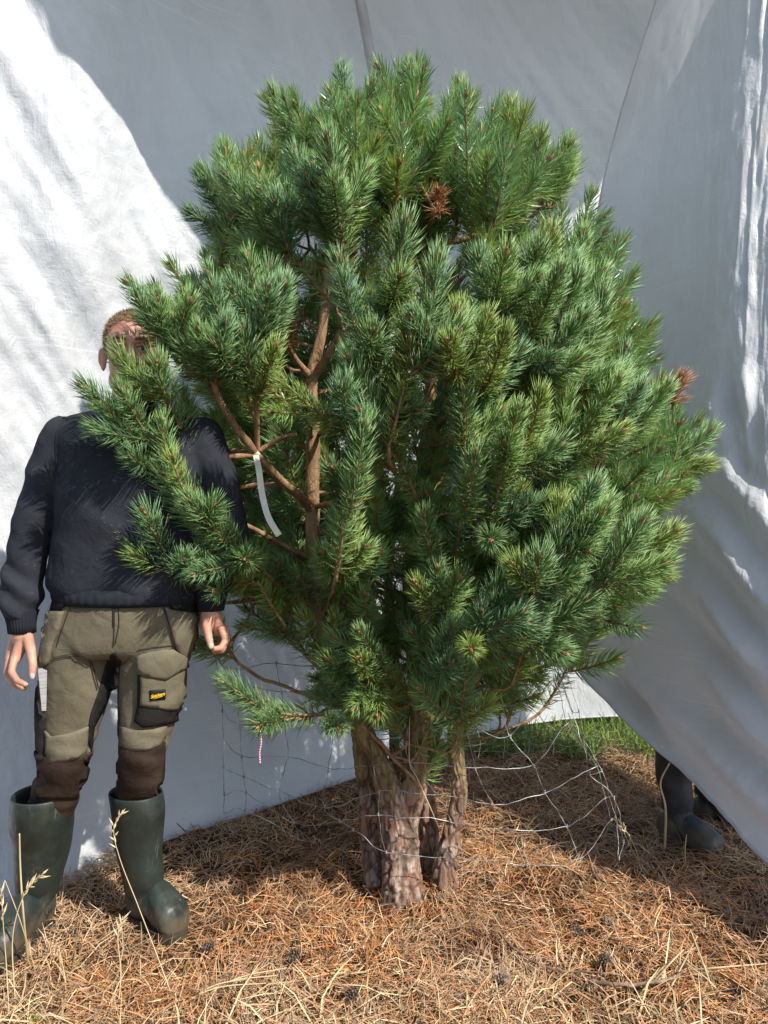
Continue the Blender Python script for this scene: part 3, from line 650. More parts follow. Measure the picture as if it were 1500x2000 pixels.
def shades(b, d, Lt):        # would this spray stand between the sun and one of the pieces the sun reaches?
    for w_ in LIT:
        for f in (.0, .33, .66, 1.0):
            v = b + d * Lt * f - w_; t = v.dot(SUN)
            if t > .06 and (v - SUN * t).length < .085: return True
    return False
tries = 0
while len(cl) < 235 and tries < 12000:
    tries += 1
    px, py = random.uniform(140, 1400), random.uniform(130, 1340)
    if not in_poly(px, py, OUT): continue
    e = edge_dist(px, py, OUT); dn = min(1, e / 330.0); D = 0.78 * math.sqrt(max(0.0, 1 - (1 - dn) ** 2))
    if py > 1000: D *= 0.8
    if px < 420 and py > 560: D = min(D, 0.30)
    lay = random.random(); Yc = 2.56
    if px < 420 and py > 560: Yc = 2.30
    if lay < 0.60: Y = Yc - D * random.uniform(0.86, 1.0)
    elif lay < 0.82: Y = Yc + D * random.uniform(0.6, 1.0)
    else: Y = Yc + D * random.uniform(-0.6, 0.5)
    # pull edge points inside so that needles end on the outline
    tip = P(px, py, Y)
    if tips and min((tip - q).length for q in tips) < (0.112 if lay < .6 else 0.15): continue
    A = Vector((0.08 + 0.25 * (tip.x - .08), 2.56, tip.z - 0.30)); o = tip - A; o.z *= 0.7
    d = (o.normalized() + Vector((0, 0, 0.85 if py < 900 else (0.55 if py < 1080 else 0.25))) + Vector(rng.normal(0, 0.30, 3))).normalized()
    Lt = random.uniform(0.30, 0.44); b = tip - d * Lt
    if lay < 0.60 or Y < 2.45:
        if blocked(tip) or blocked(tip - d * 0.15) or blocked(b): continue
    if shades(b, d, Lt): continue
    tips.append(tip); cl.append((b, d, Lt, lay))
def extra(poly, y0, y1, n, dirv, gap=.11, lay=.9):
    poly = np.array(poly, float); a, b_ = poly.min(0), poly.max(0); k = 0
    for _ in range(n * 30):
        if k >= n: break
        px, py = random.uniform(a[0], b_[0]), random.uniform(a[1], b_[1])
        if not in_poly(px, py, poly): continue
        tip = P(px, py, random.uniform(y0, y1))
        if min((tip - q).length for q in tips) < gap: continue
        d = (Vector(dirv) + Vector(rng.normal(0, .24, 3))).normalized(); Lt = random.uniform(.26, .38); b = tip - d * Lt
        if lay < .6 and (blocked(tip) or blocked(b) or blocked(tip - d * .15)): continue
        if shades(b, d, Lt): continue
        tips.append(tip); cl.append((b, d, Lt, lay)); k += 1
extra([(340, 600), (640, 600), (640, 1110), (450, 1110), (340, 1080)], 2.62, 3.0, 30, (-.6, .1, .5))
extra([(640, 960), (930, 960), (930, 1330), (800, 1330), (640, 1180)], 2.05, 2.3, 18, (.05, -.8, .5), .10, .5)
extra([(930, 950), (1280, 950), (1260, 1150), (1080, 1250), (930, 1270)], 1.95, 2.3, 18, (.5, -.6, .45), .10, .5)
extra([(570, 215), (1000, 215), (1080, 330), (480, 330)], 2.15, 2.65, 22, (0, -.25, .9))
extra([(900, 1170), (1140, 1140), (1110, 1260), (920, 1285)], 2.1, 2.5, 13, (.45, -.5, .12), .10, .5)
extra([(590, 1190), (730, 1190), (730, 1390), (640, 1390)], 2.12, 2.4, 7, (-.35, -.7, .3), .10, .9)
extra([(440, 1050), (610, 1050), (600, 1170), (480, 1180)], 2.4, 2.75, 6, (-.7, -.1, .15), .11)
cl.sort(key=lambda c: (c[0].x - 0.06) ** 2 + (c[0].y - 2.55) ** 2)
for (b, d, Lt, lay) in cl:
    make_branch(b, d)
    l1 = Lt * random.uniform(0.36, 0.46); n = add_shoot(b, d, l1, 'old')
    add_shoot(n, d, Lt - l1 + random.uniform(-.02, .04))
    ns = random.choice((2, 3, 3, 4)); a0 = random.uniform(0, 6.28); x = d.orthogonal().normalized()
    for q in range(ns):
        ph = a0 + q * 6.283 / ns + random.gauss(0, .25); an = R(random.uniform(32, 58))
        side = Matrix.Rotation(ph, 3, d) @ x; dd = d * math.cos(an) + side * math.sin(an)
        dd = (dd + Vector((0, 0, 0.22))).normalized()
        tp = n + dd * 0.14
        if (lay < .6 or n.y < 2.5) and (blocked(tp) or blocked(n + dd * .07) or blocked(n + dd * .20)): continue
        if shades(n, dd, .18): continue
        add_shoot(n - d * random.uniform(0, .015), dd, random.uniform(0.12, 0.21))
    if random.random() < .5:                # a short side spray lower on the old wood
        ph = random.uniform(0, 6.28); side = Matrix.Rotation(ph, 3, d) @ x; dd = (d * .6 + side * .8).normalized()
        if not ((lay < .6 or b.y < 2.5) and (blocked(b + dd * .14) or blocked(b + dd * .06))): add_shoot(b, dd, random.uniform(.10, .14))
add_shoot(P(858, 425, 1.95), P(856, 395, 1.9) - P(858, 425, 1.95), 0.08, dead=True)
add_shoot(P(1312, 800, 2.35), P(1322, 770, 2.33) - P(1312, 800, 2.35), 0.10, dead=True)
add_shoot(P(575, 690, 2.36), P(568, 650, 2.33) - P(575, 690, 2.36), 0.08, dead=True)
for s in SHOOTS:                            # how large it shows in the photograph
    m = s[2]; s.append(1.0 / m.y ** 2 + (2.0 if (s[0] == len(ALLV) - 1) else 0))
order = sorted(range(len(SHOOTS)), key=lambda i: -SHOOTS[i][3] - (3 if i < len(HERO) else 0))
near, far = order[:300], order[300:]
for i in near:
    vi, m, *_ = SHOOTS[i]
    o = bpy.data.objects.new('shoot', MESHES[vi]); C.objects.link(o); o.parent = tree
    o.matrix_parent_inverse = Matrix.Translation(-Vector(tree.location)); o.matrix_basis = m
    if vi == len(ALLV) - 1: o['label'] = 'dead shoot with brown needles'
Vs, Ts, Ms, Cs, nb = [], [], [], [], 0
for i in far:
    vi, m, *_ = SHOOTS[i]
    V, T, mi, c = FLAT[vi]; mm = np.array(m)
    Vs.append(V @ mm[:3, :3].T + mm[:3, 3]); Ts.append(T + nb); Ms.append(mi); Cs.append(c); nb += len(V)
mass = mesh_np('shoot_mass', np.vstack(Vs), np.vstack(Ts), SMATS, col=np.vstack(Cs), midx=np.concatenate(Ms)); put(mass, tree); tag(mass, 'needled shoots filling the inside and back of the crown', kind='stuff')
for (path, rr) in sorted(BR, key=lambda x: -len(x[0]))[:290]:
    V, Q, T = tube_arr(path, rr, 7); o = mesh_np('branch', V, T, M['bark_top'], Q=Q, col=np.ones((len(V), 3))); put(o, tree)
rest = sorted(BR, key=lambda x: -len(x[0]))[290:]
if rest:
    ac = Acc()
    for (path, rr) in rest: ac.add(*tube_arr(path, rr, 6))
    V = np.vstack(ac.V); o = mesh_np('twig_mass', V, np.vstack(ac.T), M['bark_top'], Q=np.vstack(ac.Q), col=np.ones((len(V), 3))); put(o, tree); tag(o, 'short twigs inside the crown', kind='stuff')
print('shoots', len(SHOOTS), 'clusters', len(cl), 'branches', len(BR))

bk = None
# strap tied round a branch and the red and white string
st = empty('plastic_strap', P(500, 885, 2.25)); tag(st, 'white plastic strap tied round a bare branch, its tail hanging down', 'strap')
def ribbon(path, w, side, mat, name, parent, th=0.0012):
    path = catmull(path, 40); side = np.asarray(side, float); t, u, v = frames(path)
    sd = side - t * (t @ side)[:, None]; sd /= np.linalg.norm(sd, axis=1)[:, None]; nn = np.cross(t, sd)
    w = np.broadcast_to(w, (40,))[:, None]
    V = np.stack([path - sd * w - nn * th, path + sd * w - nn * th, path + sd * w + nn * th, path - sd * w + nn * th], 1)
    idx = np.arange(160).reshape(40, 4); nx = np.roll(idx, -1, 1)
    Q = np.vstack([np.stack([idx[:-1], nx[:-1], nx[1:], idx[1:]], -1).reshape(-1, 4), [[3, 2, 1, 0]], [list(idx[-1])]])
    return put(mesh_np(name, V.reshape(-1, 3), None, mat, Q=Q, smooth=False), parent)
pts = [P(500, 890, 2.24), P(506, 920, 2.18), P(512, 965, 2.14), P(524, 1010, 2.12), P(545, 1046, 2.11)]
ribbon([tuple(p) for p in pts], 0.0085, (1, 0.1, 0), M['strap'], 'tail', st)
cen = P(497, 884, 2.262); ring = []
ax = (P(465, 840, 2.20) - P(540, 930, 2.34)).normalized(); e1 = ax.orthogonal().normalized(); e2 = ax.cross(e1)
for a in np.linspace(0, 6.0, 16): ring.append(tuple(cen + (e1 * math.cos(a) + e2 * math.sin(a)) * 0.0165))
ribbon(ring, 0.006, tuple(ax), M['strap'], 'loop', st)
s2 = tube('string', catmull([tuple(P(508, 1425, 2.10)), tuple(P(510, 1450, 2.10)), tuple(P(507, 1470, 2.10)), tuple(P(508, 1492, 2.10))], 30), 0.0022, M['string'], 8)
tag(s2, 'short red and white twisted string hanging from a low shoot', 'string')
bpy.context.view_layer.update()

# ------------------------------------------------------------------ bodies: blobs fused into one skin
def capsule(ac, p0, r0, p1, r1, sx=1.0, k=20):
    p0, p1 = np.array(p0, float), np.array(p1, float); d = p1 - p0; L = np.linalg.norm(d); d = d / (L + 1e-9)
    a = np.linspace(-np.pi / 2, 0, 6)[:-1]; b = np.linspace(0, np.pi / 2, 6)
    pts = [p0 + d * r0 * math.sin(x) for x in a] + [p0, p1] + [p1 + d * r1 * math.sin(x) for x in b[1:]]
    rs = [r0 * math.cos(x) + 1e-4 for x in a] + [r0, r1] + [r1 * math.cos(x) + 1e-4 for x in b[1:]]
    t = np.tile(d, (len(pts), 1)); ref = np.array([1.0, 0, 0]) if abs(d[0]) < .8 else np.array([0, 1.0, 0])
    u = ref - d * (ref @ d); u /= np.linalg.norm(u); v = np.cross(d, u); an = np.arange(k) / k * 2 * np.pi
    V = np.array(pts)[:, None] + np.array(rs)[:, None, None] * (np.cos(an)[None, :, None] * u * sx + np.sin(an)[None, :, None] * v)
    n = len(pts); idx = np.arange(n * k).reshape(n, k); nx = np.roll(idx, -1, 1)
    Q = np.stack([idx[:-1], nx[:-1], nx[1:], idx[1:]], -1).reshape(-1, 4)
    V = np.vstack([V.reshape(-1, 3), pts[0], pts[-1]])
    T = np.vstack([np.stack([nx[0], idx[0], np.full(k, n * k)], -1), np.stack([idx[-1], nx[-1], np.full(k, n * k + 1)], -1)])
    ac.add(V, Q, T)
def chain(ac, pts, rs, sx=1.0):
    for i in range(len(pts) - 1): capsule(ac, pts[i], rs[i], pts[i + 1], rs[i + 1], sx)
def ellipsoid(ac, c, r, rot=None, k=24):
    c = np.array(c, float); th = np.linspace(0, np.pi, 14)[1:-1]; an = np.arange(k) / k * 2 * np.pi
    V = np.stack([np.outer(np.sin(th), np.cos(an)), np.outer(np.sin(th), np.sin(an)), np.outer(np.cos(th), np.ones(k))], -1).reshape(-1, 3)
    V = np.vstack([V, [0, 0, 1], [0, 0, -1]]) * np.array(r)
    if rot is not None: V = V @ np.array(rot.to_3x3()).T
    idx = np.arange(12 * k).reshape(12, k); nx = np.roll(idx, -1, 1)
    Q = np.stack([idx[1:], nx[1:], nx[:-1], idx[:-1]], -1).reshape(-1, 4)
    T = np.vstack([np.stack([idx[0], nx[0], np.full(k, 12 * k)], -1), np.stack([nx[-1], idx[-1], np.full(k, 12 * k + 1)], -1)])
    ac.add(V + c, Q, T)
def loft(ac, rings, cap=True, k=36, power=2.0):   # rings: (center, rx, ry) horizontal super-ellipses, low to high or high to low
    an = np.arange(k) / k * 2 * np.pi; ca, sa = np.cos(an), np.sin(an)
    e = 2 / power; cx = np.sign(ca) * np.abs(ca) ** e; sy = np.sign(sa) * np.abs(sa) ** e
    V = np.array([[(c[0] + rx * x, c[1] + ry * y, c[2]) for x, y in zip(cx, sy)] for (c, rx, ry) in rings]); n = len(rings)
    idx = np.arange(n * k).reshape(n, k); nx = np.roll(idx, -1, 1)
    Q = np.stack([idx[:-1], nx[:-1], nx[1:], idx[1:]], -1).reshape(-1, 4)
    V = V.reshape(-1, 3); T = None
    if cap:
        V = np.vstack([V, rings[0][0], rings[-1][0]])
        T = np.vstack([np.stack([nx[0], idx[0], np.full(k, n * k)], -1), np.stack([idx[-1], nx[-1], np.full(k, n * k + 1)], -1)])
    ac.add(V, Q, T)
def fuse(ac, name, mat, voxel, smooth=6, parent=None, folds=None):
    o = ac.build(name, mat)
    m = o.modifiers.new('r', 'REMESH'); m.mode = 'VOXEL'; m.voxel_size = voxel; m.use_smooth_shade = True
    if smooth: s = o.modifiers.new('s', 'SMOOTH'); s.factor = 0.5; s.iterations = smooth
    dg = bpy.context.evaluated_depsgraph_get(); dg.update()
    me = bpy.data.meshes.new_from_object(o.evaluated_get(dg)); old = o.data; o.modifiers.clear(); o.data = me; bpy.data.meshes.remove(old); me.name = name
    n = len(me.vertices); V = np.zeros(n * 3, np.float32); me.vertices.foreach_get('co', V); V = V.reshape(-1, 3).astype(float)
    if folds is not None:
        N = np.zeros(n * 3, np.float32); me.vertices.foreach_get('normal', N); N = N.reshape(-1, 3)
        V = V + N * folds(V)[:, None]; me.vertices.foreach_set('co', V.astype(np.float32).ravel())
    me.polygons.foreach_set('use_smooth', np.ones(len(me.polygons), bool)); me.update()
    if not me.materials: me.materials.append(mat)
    return put(o, parent) if parent else o
def bvh_of(o):
    me = o.data; return BVHTree.FromPolygons([v.co.copy() for v in me.vertices], [tuple(p.vertices) for p in me.polygons])
CAMP = Vector((0, 0, CAMH))
def hit(bv, px, py):
    d = P(px, py, 1.0) - CAMP; d.normalize(); h = bv.ray_cast(CAMP, d)
    if h[0] is None:
        h = bv.find_nearest(P(px, py, 2.15)); 
    return h[0], h[1]
def patch(name, bv, poly, mat, parent, off=0.004, step=7.0, puff=0.0, th=0.006):
    poly = [Vector(p) for p in poly]; bd = []
    for i, p in enumerate(poly):
        q = poly[(i + 1) % len(poly)]; n = max(1, int((q - p).length / step))
        for j in range(n): bd.append(p + (q - p) * (j / n))
    nbd = len(bd); arr = np.array([tuple(p) for p in poly]); ins = []
    x0, y0 = arr.min(0); x1, y1 = arr.max(0)
    for x in np.arange(x0, x1, step):
        for y in np.arange(y0, y1, step):
            if in_poly(x, y, arr) and edge_dist(x, y, arr) > step * 0.5: ins.append(Vector((x, y)))
    r = geometry.delaunay_2d_cdt(bd + ins, [], [list(range(nbd))], 1, 1e-4)
    v2, faces = r[0], r[2]; top, bot = [], []
    for p in v2:
        co, no = hit(bv, p.x, p.y)
        if no.dot(CAMP - co) < 0: no = -no
        e = min(1.0, edge_dist(p.x, p.y, arr) / 14.0)
        top.append(co + no * (off + puff * math.sqrt(e))); bot.append(co + no * (off - th))
    nv = len(v2); F = [tuple(f) for f in faces]
    def okf(f):
        a, b, c = (v2[i] for i in f[:3]); return ((b - a).cross(c - a)) < 0
    F = [f if okf(f) else tuple(reversed(f)) for f in F]
    ec = {}
    for f in F:
        for i in range(len(f)):
            a, b = f[i], f[(i + 1) % len(f)]; ec[(a, b)] = 1
    side = [(b, a, a + nv, b + nv) for (a, b) in ec if (b, a) not in ec]
    me = bpy.data.meshes.new(name); me.from_pydata([tuple(v) for v in top + bot], [], F + [tuple(reversed([i + nv for i in f])) for f in F] + side); me.validate()
    me.polygons.foreach_set('use_smooth', np.ones(len(me.polygons), bool)); me.materials.append(mat)
    o = bpy.data.objects.new(name, me); C.objects.link(o); return put(o, parent)
def seam(name, bv, line, parent, mat, r=0.0011, off=0.002):
    pts = catmull([(x, y, 0) for x, y in line], max(8, len(line) * 10)) if len(line) > 2 else np.array([(line[0][0] + (line[1][0] - line[0][0]) * t, line[0][1] + (line[1][1] - line[0][1]) * t, 0) for t in np.linspace(0, 1, 14)])
    path = []
    for x, y, _ in pts:
        co, no = hit(bv, x, y)
        if no.dot(CAMP - co) < 0: no = -no
        path.append(tuple(co + no * off))
    return tube(name, path, r, mat, 5, parent)

def boot_mesh(name, top, ankle, heel, toe, rtop, rank, mat, solemat, parent, height):
    # one continuous loft: shaft from the rim down, turning into the foot
    top, ankle, heel, toe = (np.array(v, float) for v in (top, ankle, heel, toe))
    f = toe - heel; f[2] = 0; Lf = np.linalg.norm(f); f /= Lf; s = np.array([-f[1], f[0], 0]); upz = np.array([0, 0, 1.0])
    rings = []
    k = 40; an = np.arange(k) / k * 2 * np.pi
    def ring(c, ax1, r1, ax2, r2, pw=2.0):
        e = 2 / pw; ca, sa = np.cos(an), np.sin(an); x = np.sign(ca) * np.abs(ca) ** e; y = np.sign(sa) * np.abs(sa) ** e
        return np.asarray(c)[None] + x[:, None] * ax1 * r1 + y[:, None] * ax2 * r2
    inner = []
    for t in np.linspace(0, 1, 22):
        c = top + (ankle - top) * t
        r1 = np.interp(t, [0, .35, .75, 1], [rtop, rtop * .97, (rtop + rank) / 2 * .95, rank]); wob = 1 + 0.012 * math.sin(t * 17 + heel[0] * 9)
        rings.append(ring(c + f * 0.006 * math.sin(t * 9), s, r1 * .93 * wob, f, r1 * 1.05 * wob))
    a0 = heel + f * 0.075; 
    for t in np.linspace(0.08, 1, 12):            # turn from shaft to foot
        tilt = t * R(72); c = ankle * (1 - t) + (heel + f * (0.075 + 0.075 * 1.0) + upz * 0.064) * t
        ax = f * math.cos(tilt) - upz * math.sin(tilt)
        back = np.interp(t, [0, 1], [rank * 1.05, 0.080])
        rings.append(ring(c - f * 0.01 * math.sin(t * 3.1), s, np.interp(t, [0, .5, 1], [rank * .93, .046, .045]), ax, back * (1 + 0.18 * math.sin(t * 3.1))))
    for t in np.sin(np.linspace(0.06, 1, 20) * np.pi / 2):             # instep to toe
        x = 0.15 + (Lf - 0.15) * t; hgt = np.interp(t, [0, .35, .7, .85, .95, .985, 1], [.068, .058, .047, .042, .032, .023, .010]); wd = np.interp(t, [0, .45, .7, .85, .95, .985, 1], [.045, .052, .051, .043, .027, .015, .004])
        c = heel + f * x + upz * (hgt * .98 + 0.006)
        ax = f * 0.25 * (1 - t) - upz
        ax = ax / np.linalg.norm(ax); rings.append(ring(c, s, wd, ax, hgt, 2.4))
    # inside of the rim
    lip = [ring(top + upz * 0.004, s, rtop * .90, f, rtop * 1.02), ring(top - upz * 0.004, s, rtop * .86, f, rtop * .97), ring(top + (ankle - top) * .3, s, rtop * .82, f, rtop * .93)]
    allr = lip[::-1] + rings; n = len(allr); V = np.array(allr).reshape(-1, 3)
    V[:, 2] = np.maximum(V[:, 2], heel[2] + 0.006)
    idx = np.arange(n * k).reshape(n, k); nx = np.roll(idx, -1, 1)
    Q = np.stack([idx[:-1], idx[1:], nx[1:], nx[:-1]], -1).reshape(-1, 4); Q = Q[:, ::-1]
    V = np.vstack([V, V[-k:].mean(0)]); T = np.stack([idx[-1], nx[-1], np.full(k, n * k)], -1)
    b = put(mesh_np(name, V, T, mat, Q=Q), parent)
    # heel counter fused visually with the shaft + sole with a welt
    ac = Acc(); ellipsoid(ac, heel + f * 0.062 + upz * 0.062, (0.044, 0.062, 0.066), Matrix.Rotation(math.atan2(f[0], -f[1]) + math.pi, 4, 'Z') if False else Matrix(((s[0], f[0], 0), (s[1], f[1], 0), (0, 0, 1))))
    put(ac.build('heel', mat), b); C.objects  # heel cup
    prof = [(0, .018), (.006, .028), (.02, .038), (.06, .044), (.12, .040), (.17, .047), (.21, .052), (.24, .050), (.262, .043), (.278, .033), (.289, .021), (.295, .008)]
    L_ = []; R_ = []
    for x, w in prof:
        x = x / .295 * (Lf + .012) - .006; L_.append(heel + f * x + s * w * 1.03); R_.append(heel + f * x - s * w * 1.03)
    loop = np.array(L_ + R_[::-1]); m = len(loop); ac = Acc()
    V = np.vstack([loop + upz * -0.004, loop + upz * 0.022, [loop.mean(0) - upz * 0.004, loop.mean(0) + upz * 0.022]])
    i = np.arange(m); j = (i + 1) % m
    ac.add(V, np.stack([j, i, i + m, j + m], -1), np.vstack([np.stack([i, j, np.full(m, 2 * m)], -1), np.stack([j + m, i + m, np.full(m, 2 * m + 1)], -1)]))
    put(ac.build('sole', solemat, smooth=False), b)
    return b

patch('seam_band', bvh_of(back), [(692, -8), (712, -8), (770, 300), (750, 300)], M['tarp'], back, off=.003, th=.003, step=12)
# ------------------------------------------------------------------ the man behind the branches
YM = 2.20
def Q_(px, py, Y=YM): return np.array(P(px, py, Y))
gzv = lambda x, y: float(gz([x], [y])[0])
body = Acc()
HC = P(260, 694, 2.17)                          # head centre
hrot = Matrix.Rotation(R(14), 4, 'Z')
def HP(x, y, z): return np.array(HC + hrot @ Vector((x, y, z)))     # head space: x to its left, -y forward
hr3 = hrot
ellipsoid(body, HP(0, 0.012, 0.035), (0.076, 0.095, 0.088), hr3)     # skull
ellipsoid(body, HP(0, -0.025, -0.030), (0.063, 0.066, 0.085), hr3)   # face
ellipsoid(body, HP(0, -0.046, -0.094), (0.034, 0.036, 0.028), hr3)   # chin
ellipsoid(body, HP(0.035, -0.01, -0.075), (0.03, 0.05, 0.035), hr3); ellipsoid(body, HP(-0.035, -0.01, -0.075), (0.03, 0.05, 0.035), hr3)
ellipsoid(body, HP(0, -0.076, 0.024), (0.052, 0.018, 0.013), hr3)    # brow ridge
capsule(body, HP(0, -0.088, 0.010), 0.008, HP(0, -0.108, -0.032), 0.0125)   # nose
for sg in (-1, 1):
    ellipsoid(body, HP(sg * 0.012, -0.096, -0.036), (0.0095, 0.011, 0.008), hr3)
    ellipsoid(body, HP(sg * 0.040, -0.070, -0.022), (0.022, 0.020, 0.016), hr3)    # cheekbones
    ellipsoid(body, HP(sg * 0.081, 0.018, -0.012), (0.008, 0.020, 0.034), hr3 @ Matrix.Rotation(R(-sg * 22), 4, 'Z'))   # ears
    ellipsoid(body, HP(sg * 0.089, 0.022, -0.004), (0.006, 0.014, 0.026), hr3 @ Matrix.Rotation(R(-sg * 25), 4, 'Z'))
capsule(body, HP(-0.018, -0.086, -0.062), 0.008, HP(0.018, -0.086, -0.062), 0.008)
chain(body, [HP(0, 0.03, -0.07), Q_(257, 795, 2.23), Q_(256, 850, 2.24)], [0.056, 0.058, 0.07])
# trunk and limbs under the clothes
chain(body, [Q_(256, 900, 2.23), Q_(250, 1050, 2.23), Q_(238, 1200, 2.23)], [.08, .08, .08])
chain(body, [Q_(140, 856, 2.23), Q_(258, 850, 2.23), Q_(385, 856, 2.23)], [.04, .05, .04])
chain(body, [Q_(126, 860, 2.22), Q_(66, 1035, 2.22), Q_(44, 1215, 2.19)], [.042, .035, .026])
chain(body, [Q_(392, 862, 2.22), Q_(440, 1035, 2.24), Q_(412, 1182, 2.19)], [.042, .035, .026])
chain(body, [Q_(165, 1240, 2.22), Q_(132, 1460, 2.21), Q_(88, 1570, 2.245), Q_(79, 1740, 2.275)], [.065, .045, .042, .032])
chain(body, [Q_(300, 1240, 2.22), Q_(279, 1460, 2.21), Q_(266, 1570, 2.26), Q_(279, 1735, 2.285)], [.065, .045, .040, .032])
# right hand: back of the hand towards the camera, thumb hanging, fingers curled
chain(body, [Q_(44, 1222, 2.19), Q_(43, 1242, 2.185)], [.026, .028])
chain(body, [Q_(34, 1245, 2.20), Q_(22, 1284, 2.20)], [.021, .017]); chain(body, [Q_(48, 1245, 2.18), Q_(30, 1288, 2.165)], [.020, .015]); chain(body, [Q_(42, 1246, 2.21), Q_(26, 1282, 2.235)], [.021, .015])
RF = [([(28, 1288, 2.155), (22, 1312, 2.135), (34, 1330, 2.118), (50, 1337, 2.112)], .0100), ([(19, 1289, 2.185), (14, 1316, 2.168), (28, 1338, 2.150), (47, 1344, 2.142)], .0105),
      ([(18, 1287, 2.215), (15, 1314, 2.200), (28, 1336, 2.180), (46, 1341, 2.170)], .0098), ([(22, 1283, 2.240), (19, 1306, 2.232), (30, 1325, 2.215), (44, 1331, 2.205)], .0086)]
for pts, r in RF: chain(body, [Q_(*p) for p in pts], [r * 1.12, r, r * .92, r * .80])
chain(body, [Q_(54, 1244, 2.175), Q_(61, 1272, 2.145), Q_(64, 1296, 2.130), Q_(63, 1321, 2.120)], [.016, .0135, .0115, .0095])
# left hand: loose fist, thumb down over the fingers
chain(body, [Q_(412, 1186, 2.19), Q_(412, 1200, 2.185)], [.026, .028])
chain(body, [Q_(405, 1202, 2.18), Q_(402, 1228, 2.165)], [.020, .016]); chain(body, [Q_(418, 1202, 2.19), Q_(428, 1232, 2.18)], [.020, .017]); chain(body, [Q_(414, 1202, 2.2), Q_(422, 1232, 2.215)], [.020, .016])
LF = [([(432, 1228, 2.165), (440, 1250, 2.150), (432, 1266, 2.130), (418, 1268, 2.125)], .0100), ([(436, 1226, 2.19), (443, 1250, 2.182), (434, 1270, 2.165), (419, 1272, 2.155)], .0102),
      ([(434, 1226, 2.215), (440, 1248, 2.212), (432, 1266, 2.195), (418, 1269, 2.185)], .0096), ([(428, 1226, 2.238), (433, 1245, 2.238), (426, 1260, 2.225), (415, 1263, 2.215)], .0085)]
for pts, r in LF: chain(body, [Q_(*p) for p in pts], [r * 1.1, r, r * .92, r * .80])
chain(body, [Q_(404, 1206, 2.17), Q_(404, 1226, 2.140), Q_(408, 1246, 2.122), Q_(412, 1262, 2.112)], [.0155, .0130, .0112, .0092])
man = fuse(body, 'person', M['skin'], 0.0038, 5)
tag(man, 'man in dark navy sweatshirt and olive work trousers standing behind pine branches', 'person')
# hair: cropped cap, shaped from the skull
ac = Acc(); ellipsoid(ac, HP(0, 0.014, 0.037), (0.0772, 0.0962, 0.0885), hr3, 40)
hv = np.vstack(ac.V); loc = (hv - np.array(HC)) @ np.array(hrot.to_3x3())
hair = ac.build('hair', M['hair'])
bm = bmesh.new(); bm.from_mesh(hair.data); bmesh.ops.subdivide_edges(bm, edges=bm.edges[:], cuts=2, use_grid_fill=True)
inv = hrot.inverted()
kill = []
for v_ in bm.verts:
    l_ = inv @ (v_.co - HC); line = np.interp(l_.y, [-0.10, -0.075, -0.04, 0.0, 0.03, 0.11], [0.092, 0.086, 0.060, 0.004, 0.0, -0.045])
    if l_.z < line: kill.append(v_)
bmesh.ops.delete(bm, geom=kill, context='VERTS'); bm.to_mesh(hair.data); bm.free()
put(hair, man)
nh = 9000; th_ = np.arccos(1 - 1.5 * rng.random(nh)); ph_ = rng.uniform(0, 6.283, nh)
un = np.stack([np.sin(th_) * np.cos(ph_), np.sin(th_) * np.sin(ph_), np.cos(th_)], -1); lp = np.array([0, .016, .040]) + un * np.array([.078, .0965, .088])
ln_ = np.interp(lp[:, 1], [-.10, -.075, -.04, 0, .03, .11], [.090, .084, .056, .0, -.006, -.05]); kp = lp[:, 2] > ln_ + rng.normal(0, .006, nh); un, lp = un[kp], lp[kp]; nh = len(lp)
dh = un * .7 + np.stack([rng.normal(0, .3, nh), -.35 + rng.normal(0, .3, nh), -.25 + rng.normal(0, .25, nh)], -1); tp_ = lp + dh * rng.uniform(.007, .013, nh)[:, None]
wv = np.cross(dh, rng.normal(0, 1, (nh, 3))); wv /= np.linalg.norm(wv, axis=1)[:, None]; R3 = np.array(hrot.to_3x3())
V = np.stack([lp - wv * .0007, lp + wv * .0007, tp_], 1).reshape(-1, 3) @ R3.T + np.array(HC)
o = put(mesh_np('hair_strands', V, np.arange(nh * 3).reshape(-1, 3), M['hair']), hair); o['kind'] = 'stuff'
for sg in (-1, 1):
    ac = Acc(); ellipsoid(ac, HP(sg * 0.031, -0.077, 0.004), (0.0125, 0.0115, 0.0085), hr3); ey = put(ac.build('eye', M['eyew']), man)
    ac = Acc(); ellipsoid(ac, HP(sg * 0.031, -0.0865, 0.0035), (0.0055, 0.003, 0.0055), hr3, 12); put(ac.build('iris', M['iris']), ey)
    ac = Acc(); chain(ac, [HP(sg * 0.018, -0.091, 0.010), HP(sg * 0.031, -0.0905, 0.0125), HP(sg * 0.046, -0.081, 0.008)], [.003, .0034, .0026]); put(ac.build('eyelid', M['skin']), man)
    ac = Acc(); chain(ac, [HP(sg * 0.014, -0.096, 0.026), HP(sg * 0.032, -0.093, 0.031), HP(sg * 0.050, -0.080, 0.026)], [.0035, .004, .0025]); put(ac.build('eyebrow', M['brow']), man)
ac = Acc(); chain(ac, [HP(-0.022, -0.088, -0.064), HP(0, -0.095, -0.062), HP(0.022, -0.088, -0.064)], [.003, .0048, .003]); put(ac.build('lips', M['lip']), man)
ac = Acc(); ellipsoid(ac, Q_(63, 1321, 2.1125), (0.0068, 0.003, 0.0085)); put(ac.build('thumbnail', M['nail']), man)
ac = Acc(); ellipsoid(ac, Q_(412, 1262, 2.1045), (0.0066, 0.003, 0.008)); put(ac.build('thumbnail', M['nail']), man)

